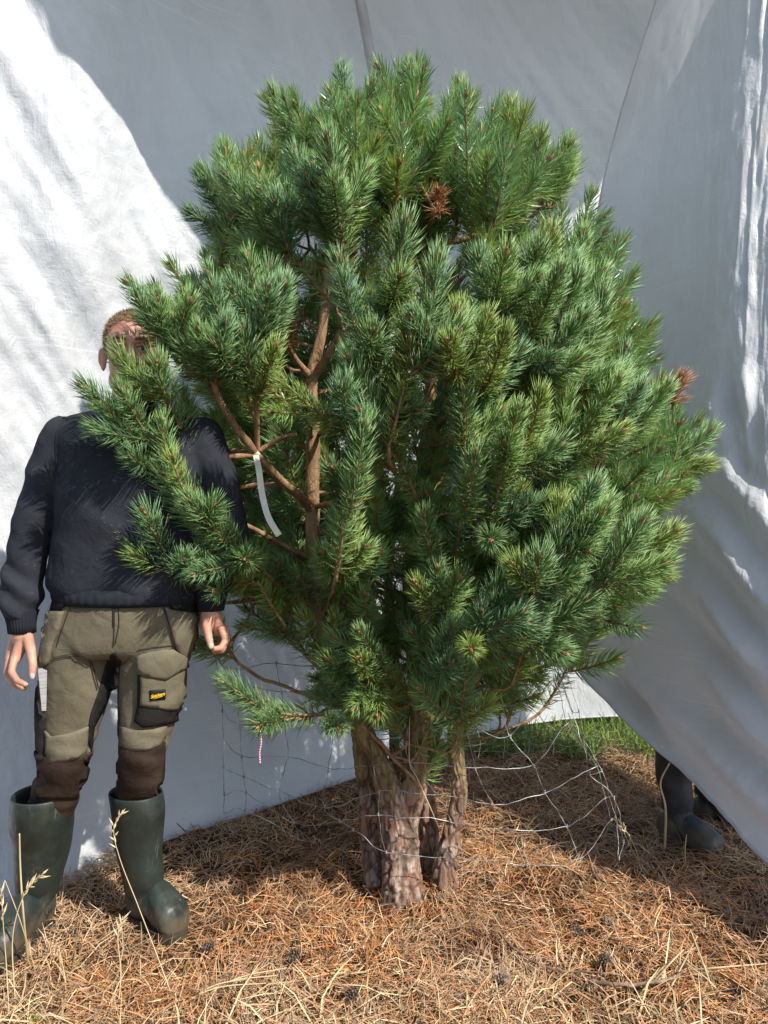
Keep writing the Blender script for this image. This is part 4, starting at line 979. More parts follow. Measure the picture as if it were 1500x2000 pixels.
# sweatshirt
sw = Acc()
rings = []
for (py, xl, xr, dp) in ((796, 214, 300, .060), (806, 180, 335, .075), (818, 135, 378, .088), (842, 112, 402, .102), (880, 112, 402, .118), (950, 116, 400, .132), (1030, 112, 400, .132), (1085, 104, 398, .128), (1120, 98, 396, .126), (1142, 98, 396, .125), (1156, 106, 392, .121), (1164, 116, 386, .114)):
    c = Q_((xl + xr) / 2, py, 2.22); rings.append((c, (xr - xl) / 2 / FPX * 2.22, dp))
loft(sw, rings, True, 48, 2.3)
chain(sw, [Q_(128, 860, 2.22), Q_(90, 950, 2.225), Q_(62, 1040, 2.225), Q_(46, 1120, 2.215), Q_(38, 1178, 2.20)], [.066, .063, .060, .056, .052])
chain(sw, [Q_(392, 860, 2.22), Q_(428, 950, 2.235), Q_(445, 1040, 2.24), Q_(432, 1110, 2.22), Q_(416, 1150, 2.20)], [.066, .062, .060, .056, .050])
def sw_folds(V):
    x, y, z = V.T; n = 0.006 * fbm(V * np.array([7, 7, 4.5]), 3, 5)
    q = V @ np.array([0.55, 0.2, 0.8]); n += 0.0055 * vnoise(np.stack([q * 24, x * 5, y * 5], -1), 8) * np.clip(1.6 - np.abs(z - 1.05) * 2, 0.25, 1)
    arm = (x < -0.93); n += arm * 0.007 * vnoise(np.stack([(z + x * .8) * 26, x * 4, y * 6], -1), 15)
    n += 0.006 * np.exp(-((z - 1.005) / .03) ** 2) * np.sin(x * 40 + 3 * np.sin(x * 11))
    return n
sweat = fuse(sw, 'sweatshirt', M['sweater'], 0.0075, 5, man, sw_folds)
def ribbed(name, rings, mat, parent, k=120, amp=0.0011):
    an = np.arange(k) / k * 2 * np.pi; rb = amp * np.cos(an * k / 4)
    V = []
    for c, rx, ry in rings: V.append(np.stack([c[0] + (rx + rb) * np.cos(an), c[1] + (ry + rb) * np.sin(an), np.full(k, c[2])], -1))
    n = len(rings); V = np.array(V).reshape(-1, 3); idx = np.arange(n * k).reshape(n, k); nx = np.roll(idx, -1, 1)
    Q = np.stack([idx[:-1], nx[:-1], nx[1:], idx[1:]], -1).reshape(-1, 4)
    return put(mesh_np(name, V, None, mat, Q=Q[:, ::-1]), parent)
ribbed('cuff', [(Q_(40, 1192, 2.195), .050, .046), (Q_(41, 1204, 2.19), .043, .040), (Q_(42, 1220, 2.19), .038, .036), (Q_(43, 1236, 2.19), .037, .035), (Q_(43, 1237, 2.19), .030, .028)], M['rib'], sweat)
ribbed('cuff', [(Q_(415, 1152, 2.195), .046, .044), (Q_(413, 1168, 2.19), .040, .038), (Q_(412, 1192, 2.19), .036, .034), (Q_(412, 1193, 2.19), .030, .028)], M['rib'], sweat)
ribbed('hem', [(Q_(249, 1146, 2.22), .212, .120), (Q_(250, 1156, 2.22), .217, .131), (Q_(250, 1168, 2.22), .214, .131), (Q_(250, 1177, 2.22), .209, .126), (Q_(250, 1177, 2.22), .17, .10)], M['rib'], sweat, 200)
ribbed('collar', [(Q_(257, 802, 2.215), .085, .078), (Q_(257, 795, 2.215), .074, .070), (Q_(257, 786, 2.22), .068, .066), (Q_(257, 785, 2.22), .060, .058)], M['rib'], sweat)
bv = bvh_of(sweat)
seam('shoulder_seam', bv, [(128, 806), (110, 850), (110, 900), (118, 945)], sweat, M['rib'], 0.0018, 0.000)

# trousers
tr = Acc()
rings = []
for (py, xl, xr, dp) in ((1140, 112, 385, .108), (1180, 104, 388, .116), (1210, 98, 388, .120), (1240, 92, 380, .120), (1262, 90, 374, .115), (1276, 92, 370, .10)):
    rings.append((Q_((xl + xr) / 2, py, 2.22), (xr - xl) / 2 / FPX * 2.22, dp))
loft(tr, rings, True, 40, 2.2)
chain(tr, [Q_(160, 1262, 2.22), Q_(152, 1340, 2.215), Q_(140, 1420, 2.205), Q_(132, 1468, 2.20), Q_(120, 1510, 2.22), Q_(100, 1575, 2.24)], [.104, .096, .080, .070, .068, .060])
chain(tr, [Q_(300, 1262, 2.22), Q_(294, 1340, 2.215), Q_(284, 1420, 2.205), Q_(279, 1468, 2.20), Q_(273, 1510, 2.22), Q_(268, 1560, 2.26)], [.102, .092, .074, .066, .062, .058])
def tr_folds(V):
    x, y, z = V.T; n = 0.005 * fbm(V * np.array([8, 8, 5]), 3, 55)
    low = np.clip((0.66 - z) / 0.12, 0, 1); n += low * 0.008 * vnoise(np.stack([(z + .35 * x) * 40, x * 6, y * 8], -1), 58)
    crot = np.exp(-((z - 0.80) / .10) ** 2); n += crot * 0.006 * vnoise(np.stack([(z - np.abs(x + .76) * 1.1) * 34, x * 5, y * 5], -1), 61)
    return n
trous = fuse(tr, 'trousers', M['olive'], 0.0075, 4, man, tr_folds)
bt = bvh_of(trous)
trous.data.materials.append(M['muddy'])      # the legs below the knee are of the dark cloth all round
for p_ in trous.data.polygons:
    if p_.center.z < 0.548: p_.material_index = 1
pt = lambda n, poly, mat, **kw: patch(n, bt, poly, mat, trous, **kw)
pt('lower_leg', [(60, 1462), (112, 1485), (180, 1468), (172, 1510), (158, 1560), (72, 1560), (66, 1520)], M['muddy'], off=.004)
pt('lower_leg', [(228, 1455), (250, 1462), (322, 1448), (320, 1500), (312, 1560), (230, 1560)], M['muddy'], off=.004)
pt('gusset', [(205, 1300), (218, 1276), (228, 1272), (224, 1330), (200, 1390), (184, 1420), (178, 1470), (168, 1440), (176, 1395), (192, 1350)], M['black'], off=.003)
pt('gusset', [(226, 1274), (236, 1290), (232, 1340), (234, 1390), (236, 1455), (226, 1452), (224, 1380)], M['black'], off=.003)
pt('waistband', [(78, 1168), (140, 1172), (120, 1192), (70, 1190)], M['black'], off=.007)
pt('waistband', [(322, 1172), (388, 1168), (392, 1196), (334, 1192)], M['black'], off=.007)
pt('knee_pocket', [(90, 1462), (88, 1425), (100, 1438), (135, 1432), (172, 1418), (168, 1470), (140, 1484), (96, 1491)], M['olive2'], off=.005, puff=.0022)
pt('knee_pocket', [(236, 1418), (262, 1426), (298, 1424), (324, 1416), (322, 1440), (312, 1456), (284, 1466), (258, 1466), (236, 1456)], M['olive2'], off=.005, puff=.0022)
hol1 = pt('holster_pocket', [(72, 1194), (126, 1194), (118, 1230), (104, 1262), (96, 1296), (84, 1304), (70, 1290)], M['olive2'], off=.012, puff=.0035, th=.015)
hol2 = pt('holster_pocket', [(322, 1188), (340, 1192), (376, 1200), (389, 1216), (390, 1262), (378, 1280), (354, 1294), (344, 1272), (332, 1225)], M['olive2'], off=.012, puff=.004, th=.015)
pt('cargo_backing', [(272, 1310), (290, 1312), (355, 1300), (358, 1340), (350, 1404), (330, 1412), (280, 1420), (264, 1408), (270, 1380)], M['black'], off=.010, puff=.004, th=.012)
cp = pt('cargo_pocket', [(278, 1318), (355, 1300), (354, 1364), (338, 1384), (300, 1380), (276, 1374)], M['olive2'], off=.017, puff=.0035, th=.015)
pt('pocket_flap', [(271, 1274), (336, 1266), (355, 1280), (357, 1300), (318, 1326), (276, 1314)], M['olive2'], off=.022, puff=.0035, th=.014)
# tool pocket on the outer right thigh, with its loop
pt('tool_pocket', [(58, 1396), (66, 1330), (76, 1340), (84, 1392), (92, 1396), (88, 1440), (86, 1484), (70, 1486), (64, 1450)], M['black'], off=.012, puff=.010, th=.02)
pt('tool_loop', [(44, 1414), (60, 1410), (60, 1424), (42, 1428)], M['black'], off=.012, puff=.006, th=.01)
for ln in ([(104, 1284), (150, 1276), (174, 1280), (186, 1320), (192, 1344)], [(104, 1288), (150, 1280), (171, 1284), (182, 1322), (189, 1347)], [(92, 1450), (135, 1444), (170, 1430)], [(238, 1424), (280, 1432), (322, 1424)], [(222, 1188), (224, 1230), (222, 1262)], [(232, 1188), (233, 1220), (226, 1258)], [(140, 1180), (128, 1215), (112, 1262)], [(318, 1182), (334, 1232), (348, 1280)], [(76, 1200), (124, 1200)], [(270, 1268), (300, 1264), (338, 1260)], [(236, 1300), (262, 1280), (268, 1300)]):
    seam('stitch_line', bt, ln, trous, M['thread'], 0.0010, 0.003)
seam('zip_fly', bt, [(222, 1176), (223, 1200), (223, 1222)], trous, M['zip'], 0.003, 0.003)
seam('belt_loop', bt, [(152, 1172), (165, 1180)], trous, M['olive2'], 0.005, 0.006)
bc = bvh_of(cp); bf = bc
lb = patch('brand_label', bc, [(292, 1348), (323, 1346), (323, 1365), (293, 1368)], M['logob'], trous, off=.003, th=.003, step=5)
cu = bpy.data.curves.new('lettering', 'FONT'); cu.body = 'Snickers'; cu.size = 0.0135; cu.shear = 0.35; cu.extrude = 0.0004; cu.align_x = 'CENTER'; cu.align_y = 'CENTER'; cu.space_character = 0.86; cu.offset = 0.00025
tmp = bpy.data.objects.new('lettering', cu); C.objects.link(tmp); dg = bpy.context.evaluated_depsgraph_get(); dg.update()
tme = bpy.data.meshes.new_from_object(tmp.evaluated_get(dg)); bpy.data.objects.remove(tmp); tme.name = 'lettering'; tme.materials.clear(); tme.materials.append(M['logo'])
c0, n0 = hit(bc, 307, 1357); n0 = n0 if n0.dot(CAMP - c0) > 0 else -n0
xr = (P(320, 1356, c0.y) - P(294, 1358, c0.y)).normalized(); xr = (xr - n0 * xr.dot(n0)).normalized(); yr = n0.cross(xr)
mw = Matrix((xr, yr, n0)).transposed().to_4x4(); mw.translation = c0 + n0 * 0.0055
tme.transform(mw); le = bpy.data.objects.new('lettering', tme); C.objects.link(le); put(le, trous)
u1, u2 = c0 + n0 * .0055 - xr * .013 - yr * .0075, c0 + n0 * .0055 + xr * .013 - yr * .006
tube('lettering_underline', [tuple(u1), tuple(u2)], 0.0006, M['logo'], 5, trous)

# boots of the man
hl = PG(254, 1792); tl = PG(352, 1842)
b1 = boot_mesh('boot', P(265, 1548, 2.255), P(279, 1735, 2.285), (hl.x, hl.y, gzv(hl.x, hl.y)), (tl.x, tl.y, gzv(tl.x, tl.y)), .079, .056, M['boot'], M['sole'], man, .38)
hl = np.array((-1.005, 2.32, 0)); tl = np.array((-1.055, 2.045, 0))
b2 = boot_mesh('boot', P(86, 1550, 2.235), P(78, 1740, 2.27), (hl[0], hl[1], gzv(hl[0], hl[1])), (tl[0], tl[1], gzv(tl[0], tl[1])), .092, .062, M['boot'], M['sole'], man, .38)
# folding rule in the tool pocket
fr = empty('folding_rule', P(83, 1380, 2.10)); tag(fr, 'grey folding rule sticking out of the trouser tool pocket', 'folding rule')
for q in range(3):
    a_, b_ = P(79 + q * 4, 1306 + q * 1.5, 2.105 + q * .004), P(84 + q * 2, 1388, 2.105 + q * .004)
    ribbon([tuple(a_), tuple((a_ + b_) / 2), tuple(b_)], np.linspace(.0062, .003, 40), (1, 0.5, 0), M['rule'], 'blade', fr, 0.0013)

# ------------------------------------------------------------------ the helper behind the side sheet
h0 = PG(1322, 1632); h0 = Vector((1.06, 2.86, 0))
hb = Acc()
hx, hy = 1.38, 3.22
chain(hb, [(hx, hy, .95), (hx, hy, 1.2), (hx, hy, 1.42)], [.12, .13, .10]); chain(hb, [(hx, hy, 1.42), (hx, hy - .01, 1.56)], [.06, .055])
ellipsoid(hb, (hx, hy - .02, 1.66), (.076, .095, .115)); ellipsoid(hb, (hx, hy - .115, 1.645), (.013, .02, .02))
for sg in (-1, 1):
    ellipsoid(hb, (hx + sg * .078, hy, 1.65), (.008, .018, .03))
    sh_, el_, wr_ = (hx + sg * .16, hy, 1.40), (hx + sg * .21, hy - .03, 1.64), (hx + sg * .17, hy - .06, 1.88)
    chain(hb, [sh_, el_, wr_], [.058, .046, .030]); chain(hb, [wr_, (wr_[0], wr_[1] - .01, wr_[2] + .07)], [.028, .030], 1)
    for q in range(4):
        fx_ = wr_[0] + (q - 1.5) * .018; chain(hb, [(fx_, wr_[1] - .01, wr_[2] + .09), (fx_, wr_[1] - .035, wr_[2] + .125), (fx_, wr_[1] - .06, wr_[2] + .105)], [.0095, .009, .008])
    chain(hb, [(wr_[0] - sg * .03, wr_[1] - .01, wr_[2] + .05), (wr_[0] - sg * .045, wr_[1] - .04, wr_[2] + .085)], [.012, .009])
    chain(hb, [(hx + sg * .10, hy, .93), (1.205 + sg * .11, 3.02 + sg * .06, .50), (1.205 + sg * .095, 2.98 + sg * .07, .14)], [.085, .055, .036])
helper = fuse(hb, 'person', M['skin'], 0.006, 4)
tag(helper, 'helper hidden behind the white tarpaulin, only dark trouser legs and boots showing', 'person')
ac = Acc(); chain(ac, [(hx, hy, .92), (hx, hy, 1.2), (hx, hy, 1.42)], [.155, .165, .12])
for sg in (-1, 1): chain(ac, [(hx + sg * .16, hy, 1.41), (hx + sg * .21, hy - .03, 1.64), (hx + sg * .172, hy - .06, 1.84)], [.07, .06, .045])
fuse(ac, 'jacket', M['sweater'], .012, 4, helper, sw_folds)
ac = Acc()
for sg, ox, oy in ((-1, -.035, -.02), (1, .02, .06)): chain(ac, [(hx + sg * .095, hy, .92), (1.205 + sg * .11, 3.02 + sg * .06, .52), (1.205 + sg * .095, 2.98 + sg * .07, .22)], [.12, .08, .058])
fuse(ac, 'trousers', M['black'], .010, 4, helper, tr_folds)
ac = Acc(); ellipsoid(ac, (hx, hy, 1.70), (.082, .10, .09)); put(ac.build('cap', M['black']), helper)
ax_, ay_ = P(1325, 1580, 2.88).x, 2.90
boot_mesh('boot', (ax_ - .005, 2.92, .36), (ax_, 2.90, .115), (ax_ - .045, 2.97, gzv(ax_, 2.97)), (P(1412, 1668, 2.74).x, 2.74, gzv(1.2, 2.75)), .070, .055, M['bootb'], M['bootb'], helper, .36)
boot_mesh('boot', (ax_ + .19, 3.04, .36), (ax_ + .185, 3.05, .115), (ax_ + .13, 3.10, gzv(ax_, 3.1)), (ax_ + .33, 2.94, gzv(1.3, 2.95)), .070, .055, M['bootb'], M['bootb'], helper, .36)

# ------------------------------------------------------------------ wire netting loose round the trunks
net = empty('wire_netting', (0.1, 2.5, 0)); tag(net, 'loose rusty wire netting sagging round the pine trunks', 'netting')
# columns of knots: px, py, depth from top to bottom; the sheet runs from the left behind the stems, round the front right
NC = [
    [(420, 1285, 2.46), (428, 1345, 2.46), (432, 1395, 2.47), (434, 1440, 2.48), (437, 1500, 2.49), (442, 1555, 2.50), (443, 1590, 2.51)],
    [(452, 1305, 2.52), (460, 1350, 2.53), (466, 1420, 2.55), (474, 1475, 2.56), (480, 1510, 2.57), (487, 1545, 2.58), (484, 1580, 2.60)],
    [(538, 1292, 2.60), (546, 1352, 2.62), (556, 1405, 2.64), (565, 1475, 2.66), (540, 1545, 2.66), (574, 1600, 2.64), (612, 1650, 2.56)],
    [(612, 1300, 2.66), (622, 1355, 2.68), (650, 1420, 2.66), (648, 1500, 2.58), (632, 1577, 2.50), (660, 1600, 2.46), (690, 1620, 2.44)],
    [(690, 1310, 2.62), (700, 1370, 2.56), (720, 1440, 2.46), (735, 1492, 2.40), (740, 1545, 2.38), (745, 1590, 2.38), (748, 1660, 2.38)],
    [(780, 1320, 2.50), (790, 1375, 2.46), (800, 1435, 2.42), (805, 1490, 2.40), (850, 1548, 2.40), (880, 1610, 2.40), (905, 1672, 2.40)],
    [(880, 1310, 2.46), (885, 1385, 2.44), (905, 1420, 2.40), (925, 1500, 2.38), (958, 1568, 2.38), (990, 1630, 2.38), (1030, 1690, 2.36)],
    [(975, 1300, 2.50), (985, 1390, 2.46), (998, 1440, 2.42), (1045, 1490, 2.40), (1072, 1553, 2.40), (1105, 1617, 2.40), (1132, 1678, 2.38)],
    [(1030, 1272, 2.56), (1042, 1368, 2.54), (1080, 1330, 2.46), (1110, 1410, 2.44), (1160, 1500, 2.44), (1178, 1555, 2.43), (1190, 1605, 2.42)],
    [(1072, 1270, 2.60), (1098, 1320, 2.56), (1118, 1390, 2.54), (1137, 1468, 2.50), (1150, 1515, 2.50), (1197, 1556, 2.48), (1222, 1650, 2.44)],
    [(1110, 1278, 2.62), (1116, 1330, 2.62), (1124, 1388, 2.60), (1140, 1440, 2.58), (1175, 1500, 2.56), (1204, 1600, 2.50), (1206, 1682, 2.44)]]
ka = np.array([[tuple(P(*k_)) for k_ in c] for c in NC]); nC, nR = ka.shape[:2]
ka = ka + rng.normal(0, 0.006, ka.shape)
for c in range(nC):
    pth = catmull(ka[c], 60) + 0.0; pth[:, :2] += 0.004 * np.stack([fbm(pth * 30, 2, 7 + c), fbm(pth * 30, 2, 57 + c)], -1)
    tube('upright_wire', pth, 0.0011, M['wire'], 5, net)
for r_ in range(nR):
    pth = catmull(ka[:, r_], 130); pth[:, 2] += 0.006 * fbm(pth * 22, 2, 90 + r_); tube('line_wire', pth, 0.00135 if r_ in (0, nR - 1) else 0.0012, M['wire'], 5, net)
ac = Acc()
for c in range(nC):
    for r_ in range(nR):
        t_ = np.linspace(0, 14, 22); ctr = catmull(ka[c], 60)[int(round(r_ / (nR - 1) * 59))]
        hx_ = np.stack([0.0030 * np.cos(t_), 0.0030 * np.sin(t_), (t_ / 14 - .5) * .012], -1) + ctr
        ac.add(*tube_arr(hx_, 0.0012, 4))
tag(ac.build('knots', M['wire'], net), 'twisted wire knots at the crossings', kind='stuff')
# second, farther layer seen through it
nb2 = empty('wire_netting', (0.9, 3.3, 0)); tag(nb2, 'thin slack wire netting lying between the brown litter and the grass strip', 'netting')
for q in range(4):
    pth = catmull([tuple(P(905 + q * 6, 1425 + q * 14, 3.3)), tuple(P(1000, 1432 + q * 12, 3.25)), tuple(P(1080, 1425 + q * 14, 3.2)), tuple(P(1160, 1438 + q * 12, 3.15)), tuple(P(1250, 1455 + q * 12, 3.1))], 60)
    pth[:, 2] = np.maximum(pth[:, 2] + .008 * fbm(pth * 20, 2, q), 0.01); tube('line_wire', pth, .0012, M['wire'], 4, nb2)
for q in range(7):
    x = 930 + q * 48; pth = catmull([tuple(P(x, 1418, 3.25)), tuple(P(x + 8, 1450, 3.22)), tuple(P(x + 4, 1482, 3.2))], 20); pth[:, 2] = np.maximum(pth[:, 2], .005); tube('upright_wire', pth, .0011, M['wire'], 4, nb2)

# ------------------------------------------------------------------ litter, straw, grass
def blades(n, x, y, ln, wd, az, tilt, z0, curve, col, r):
    d = np.stack([np.cos(az) * np.cos(tilt), np.sin(az) * np.cos(tilt), np.sin(tilt)], -1)
    base = np.stack([x, y, z0], -1); mid = base + d * (ln * .5)[:, None]
    d2 = d.copy(); d2[:, 2] -= curve; d2[:, :2] += r.normal(0, .18, (n, 2)); tip = mid + d2 * (ln * .5)[:, None]
    wv = np.cross(d, np.stack([r.normal(0, .45, n), r.normal(0, .45, n), np.ones(n)], -1)); wv /= np.linalg.norm(wv, axis=1)[:, None] + 1e-9; w = wd[:, None]
    V = np.stack([base - wv * w, base + wv * w, mid - wv * w, mid + wv * w, tip - wv * w * .3, tip + wv * w * .3], 1).reshape(-1, 3)
    b = np.arange(n)[:, None] * 6
    T = np.vstack([b + np.array([[0, 1, 3]]), b + np.array([[0, 3, 2]]), b + np.array([[2, 3, 5]]), b + np.array([[2, 5, 4]])])
    return V, T, np.repeat(col, 6, 0)
def pal(n, cols, wts, r, jit=.25):
    c = np.array(cols)[r.choice(len(cols), n, p=np.array(wts) / sum(wts))]; return c * r.uniform(1 - jit, 1 + jit, (n, 1))
n = 140000
y = 1.55 + (rng.random(n) ** 1.45) * 3.1; x = rng.uniform(-1, 1, n) * (0.30 + 0.56 * y) + .08
p3 = np.stack([x, y, 0 * x], -1)
fld = fbm(p3 * 5.5, 2, 201) * 3.2; az = fld + rng.normal(0, .75, n) + rng.integers(0, 2, n) * np.pi
hmp = np.clip(fbm(p3 * 4.2, 3, 203), -.35, 1)
tilt = rng.normal(0.08, .33, n); z0 = gz(x, y) + rng.uniform(-.006, .026, n) + .030 * hmp
c = pal(n, [(.50, .215, .075), (.42, .165, .055), (.58, .33, .15), (.60, .44, .25), (.24, .12, .06), (.40, .29, .19)], [3.0, 2.2, 2.4, 1.8, 2.0, 1.8], rng, .38)
dkp = np.clip(fbm(p3 * 7.5, 3, 211) * 1.3 - .25, 0, .75)[:, None] * rng.uniform(.4, 1, (n, 1)); c = c * (1 - dkp) + np.array([.13, .07, .04]) * dkp
gy = np.clip(fbm(p3 * 3.1, 3, 207) * 1.6, 0, 1)[:, None] * rng.uniform(.3, 1, (n, 1)); c = c * (1 - gy * .7) + np.array([.50, .38, .25]) * gy * .7
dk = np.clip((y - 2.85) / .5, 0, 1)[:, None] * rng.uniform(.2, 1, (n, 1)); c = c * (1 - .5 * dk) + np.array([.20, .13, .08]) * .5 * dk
ok = y < 4.5
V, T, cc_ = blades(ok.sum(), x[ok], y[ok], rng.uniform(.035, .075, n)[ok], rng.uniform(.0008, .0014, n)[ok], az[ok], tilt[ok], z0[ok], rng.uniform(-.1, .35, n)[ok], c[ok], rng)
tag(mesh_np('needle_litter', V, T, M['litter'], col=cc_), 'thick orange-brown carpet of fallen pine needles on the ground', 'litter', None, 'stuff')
# straw and dead grass
n = 5200
y = 1.6 + rng.random(n) ** 1.5 * 1.2; x = rng.uniform(-1, 1, n) * (0.15 + 0.56 * y)
p3 = np.stack([x, y, 0 * x], -1); keep = (fbm(p3 * 2.2, 2, 301) + .9 * (1.98 - y) * 2 + rng.normal(0, .25, n) + .25 * np.abs(x)) > 0.12
x, y = x[keep], y[keep]; n = len(x)
c = pal(n, [(.62, .47, .26), (.50, .36, .19), (.70, .56, .34), (.36, .25, .14)], [3, 2, 2, 1], rng)
V, T, cc_ = blades(n, x, y, rng.uniform(.06, .20, n), rng.uniform(.0009, .0022, n), rng.uniform(0, 6.28, n), np.abs(rng.normal(.22, .28, n)), gz(x, y) + .008, rng.uniform(.1, .9, n), c, rng)
tag(mesh_np('dead_grass', V, T, M['straw'], col=cc_), 'pale dry grass blades lying over the needle carpet', 'grass', None, 'stuff')
# bent and standing dead grass to the right and rear, colours darkened as shade
n = 4200
y = rng.uniform(2.7, 4.3, n); x = rng.uniform(.2, 2.4, n); k_ = (x > .5) | (y > 3.2); x, y = x[k_], y[k_]; n = len(x)
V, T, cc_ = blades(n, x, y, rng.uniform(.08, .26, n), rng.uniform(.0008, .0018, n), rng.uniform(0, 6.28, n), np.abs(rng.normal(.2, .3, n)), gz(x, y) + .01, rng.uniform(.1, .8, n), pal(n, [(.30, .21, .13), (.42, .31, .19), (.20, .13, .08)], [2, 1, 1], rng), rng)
tag(mesh_np('dead_grass', V, T, M['straw'], col=cc_), 'grey-brown matted dead grass beside the helper, darkened to deepen the shade', 'grass', None, 'stuff')
n = 26000
y = 3.72 + rng.random(n) ** 1.6 * 5.4; x = rng.uniform(-1.0, 1, n) * (.9 + (y - 4) * .5) + 1.1; k_ = y > 3.8 + .45 * np.clip(.75 - x, 0, 1) + .12 * vnoise(np.stack([x * 6, y * 6, 0 * x], -1), 4); x, y = x[k_], y[k_]; n = len(x)
V, T, cc_ = blades(n, x, y, rng.uniform(.06, .22, n), rng.uniform(.0016, .0035, n), rng.uniform(0, 6.28, n), np.clip(rng.normal(1.0, .3, n), .2, 1.5), gz(x, y), rng.uniform(.2, 1.1, n), pal(n, [(.16, .26, .05), (.22, .31, .07), (.10, .18, .04), (.36, .34, .12)], [3, 2, 2, .6], rng), rng)
tag(mesh_np('green_grass', V, T, M['grass'], col=cc_), 'sunlit green grass beyond the gap under the tarpaulins', 'grass', None, 'stuff')

# pine cones
def cone_mesh():
    ac = Acc(); ellipsoid(ac, (0, 0, 0), (.010, .010, .019), None, 10)
    for i in range(46):
        t = (i + .5) / 46; a = i * 2.4; z = -.020 + .040 * t; r = .0155 * math.sin(math.pi * min(.97, .12 + .80 * (1 - t))) + .002
        d = np.array([math.cos(a), math.sin(a), .35]); s_ = np.array([-math.sin(a), math.cos(a), 0]); o_ = np.array([0, 0, z])
        q = [o_ + d * r * .4 - s_ * .003, o_ + d * r * .4 + s_ * .003, o_ + d * r * 1.1 + s_ * .0042, o_ + d * r * 1.1 - s_ * .0042, o_ + d * r * 1.12 + np.array([0, 0, .0028])]
        ac.add(np.array(q), [[0, 1, 2, 3]], [[3, 2, 4], [0, 3, 4], [2, 1, 4], [1, 0, 4]])
    return mesh_np('pine_cone', np.vstack(ac.V), np.vstack(ac.T), M['cone'], Q=np.vstack(ac.Q), smooth=False, link=False)
cm = cone_mesh()
for (px, py, s_, lab, grp) in [(1125, 1822, .85, 0, 1), (1190, 1820, 1, 0, 1), (1180, 1890, .9, 0, 1), (862, 1755, .9, 0, 1), (1440, 1945, 1, 0, 1), (985, 1940, .9, 0, 1), (575, 1880, .9, 0, 1), (405, 1862, .85, 0, 1), (1165, 1712, 1.0, 1, 0), (690, 1950, .9, 0, 1)]:
    p_ = PG(px, py, .02); o = bpy.data.objects.new('pine_cone', cm); C.objects.link(o); o.location = (p_.x, p_.y, gzv(p_.x, p_.y) + .036); o.scale = (s_,) * 3
    o.rotation_euler = (random.uniform(1.0, 1.9), random.uniform(-.4, .4), random.uniform(0, 6.28))
    own = {862: 'pine cone on the needles at the foot of the forked trunk', 405: 'pine cone on the needles beside the toe of the green boot', 1440: 'pine cone half buried by the broken straw tuft', 575: 'pine cone just beyond the end of the golden grass bundle', 1165: 'pine cone on the litter under the drooping end of the netting'}.get(px)
    tag(o, own or 'open dark pine cone lying among the fallen needles', 'pine cone', 'pine cones on the needle carpet')
# sticks
STK = [([(960, 1800), (1010, 1860), (1080, 1895), (1160, 1908), (1210, 1912)], .004, 'long thin dead twig curving across the needles before the trunks'),
       ([(1150, 1925), (1220, 1938), (1300, 1925), (1340, 1905)], .006, 'thick greyish dead stick lying among straw'),
       ([(1000, 1835), (1040, 1880), (1105, 1910)], .0028, 'short crooked twig crossing the longer dead twig'),
       ([(525, 1795), (560, 1775), (585, 1760)], .0025, 'small dark twig poking from needles beside the boot')]
for pts_, r_, lab in STK:
    pp = []
    for i, (px, py) in enumerate(pts_):
        g = PG(px, py, .03); pp.append((g.x, g.y, gzv(g.x, g.y) + .030 + .006 * (i % 2)))
    tag(tube('dead_twig', catmull(pp, 30) + rng.normal(0, .0012, (30, 3)), np.linspace(r_, r_ * .5, 30), M['twig'], 7), lab, 'twig')
pp = [tuple(P(345, 1608, 2.72)), tuple(P(360, 1622, 2.70)), tuple(P(375, 1640, 2.68)), tuple(PG(384, 1652, .0))]
tag(tube('dead_twig', catmull(pp, 20), np.linspace(.0018, .003, 20), M['twig'], 6), 'thin dark twig standing against the foot of the white tarpaulin', 'twig')
pp = [tuple(PG(228, 1708, .03)), tuple(P(175, 1690, 2.45)), tuple(P(130, 1672, 2.42))]
# dry grass stalks standing by the boots
def stalk(pts, label, group=None, head=0, r=.0016, seedhead_side=1):
    st_ = empty('grass_stalk', pts[0]); tag(st_, label, 'grass stalk', group)
    path = catmull([tuple(p) for p in pts], 40)
    V, Q, T = tube_arr(path, np.linspace(r, r * .55, 40), 6); col = np.tile(np.array([[.60, .47, .27]]), (len(V), 1))
    put(mesh_np('stem', V, T, M['straw'], Q=Q, col=col), st_)
    if head:
        Vs_, Ts_, nb_ = [], [], 0; t, u, v = frames(path)
        for i in range(head):
            f = .68 + .32 * i / head; j = min(39, int(f * 39)); sgn = 1 if i % 2 else -1
            d = t[j] * .8 + u[j] * .42 * sgn + v[j] * rng.normal(0, .35); d /= np.linalg.norm(d); L_ = rng.uniform(.018, .034); sd_ = np.cross(d, [0, 1, 0]); sd_ /= np.linalg.norm(sd_)
            b_ = path[j]; q = np.array([b_, b_ + d * L_ * .4 + sd_ * .0028, b_ + d * L_, b_ + d * L_ * .4 - sd_ * .0028, b_ + d * L_ * .45 + np.cross(d, sd_) * .0022])
            Vs_.append(q); Ts_.append(np.array([[0, 1, 4], [1, 2, 4], [2, 3, 4], [3, 0, 4], [0, 3, 2], [0, 2, 1]]) + nb_); nb_ += 5
        V = np.vstack(Vs_); put(mesh_np('seed_head', V, np.vstack(Ts_), M['straw'], col=np.tile(np.array([[.66, .52, .30]]), (len(V), 1)), smooth=False), st_)
gp = lambda px, py: PG(px, py, .005)
stalk([gp(352, 1990), P(312, 1880, 1.93), P(270, 1770, 1.97), P(235, 1680, 2.0), P(222, 1620, 2.0), P(240, 1582, 2.0)], 'tall leaning dry grass stalk with drooping seed head before the boot', None, 12)
stalk([gp(30, 1960), P(24, 1850, 1.95), P(32, 1790, 1.96), P(52, 1740, 1.97), P(85, 1705, 1.97)], 'dry grass stalk with feathery seed head in front of the muddy boot', None, 14)
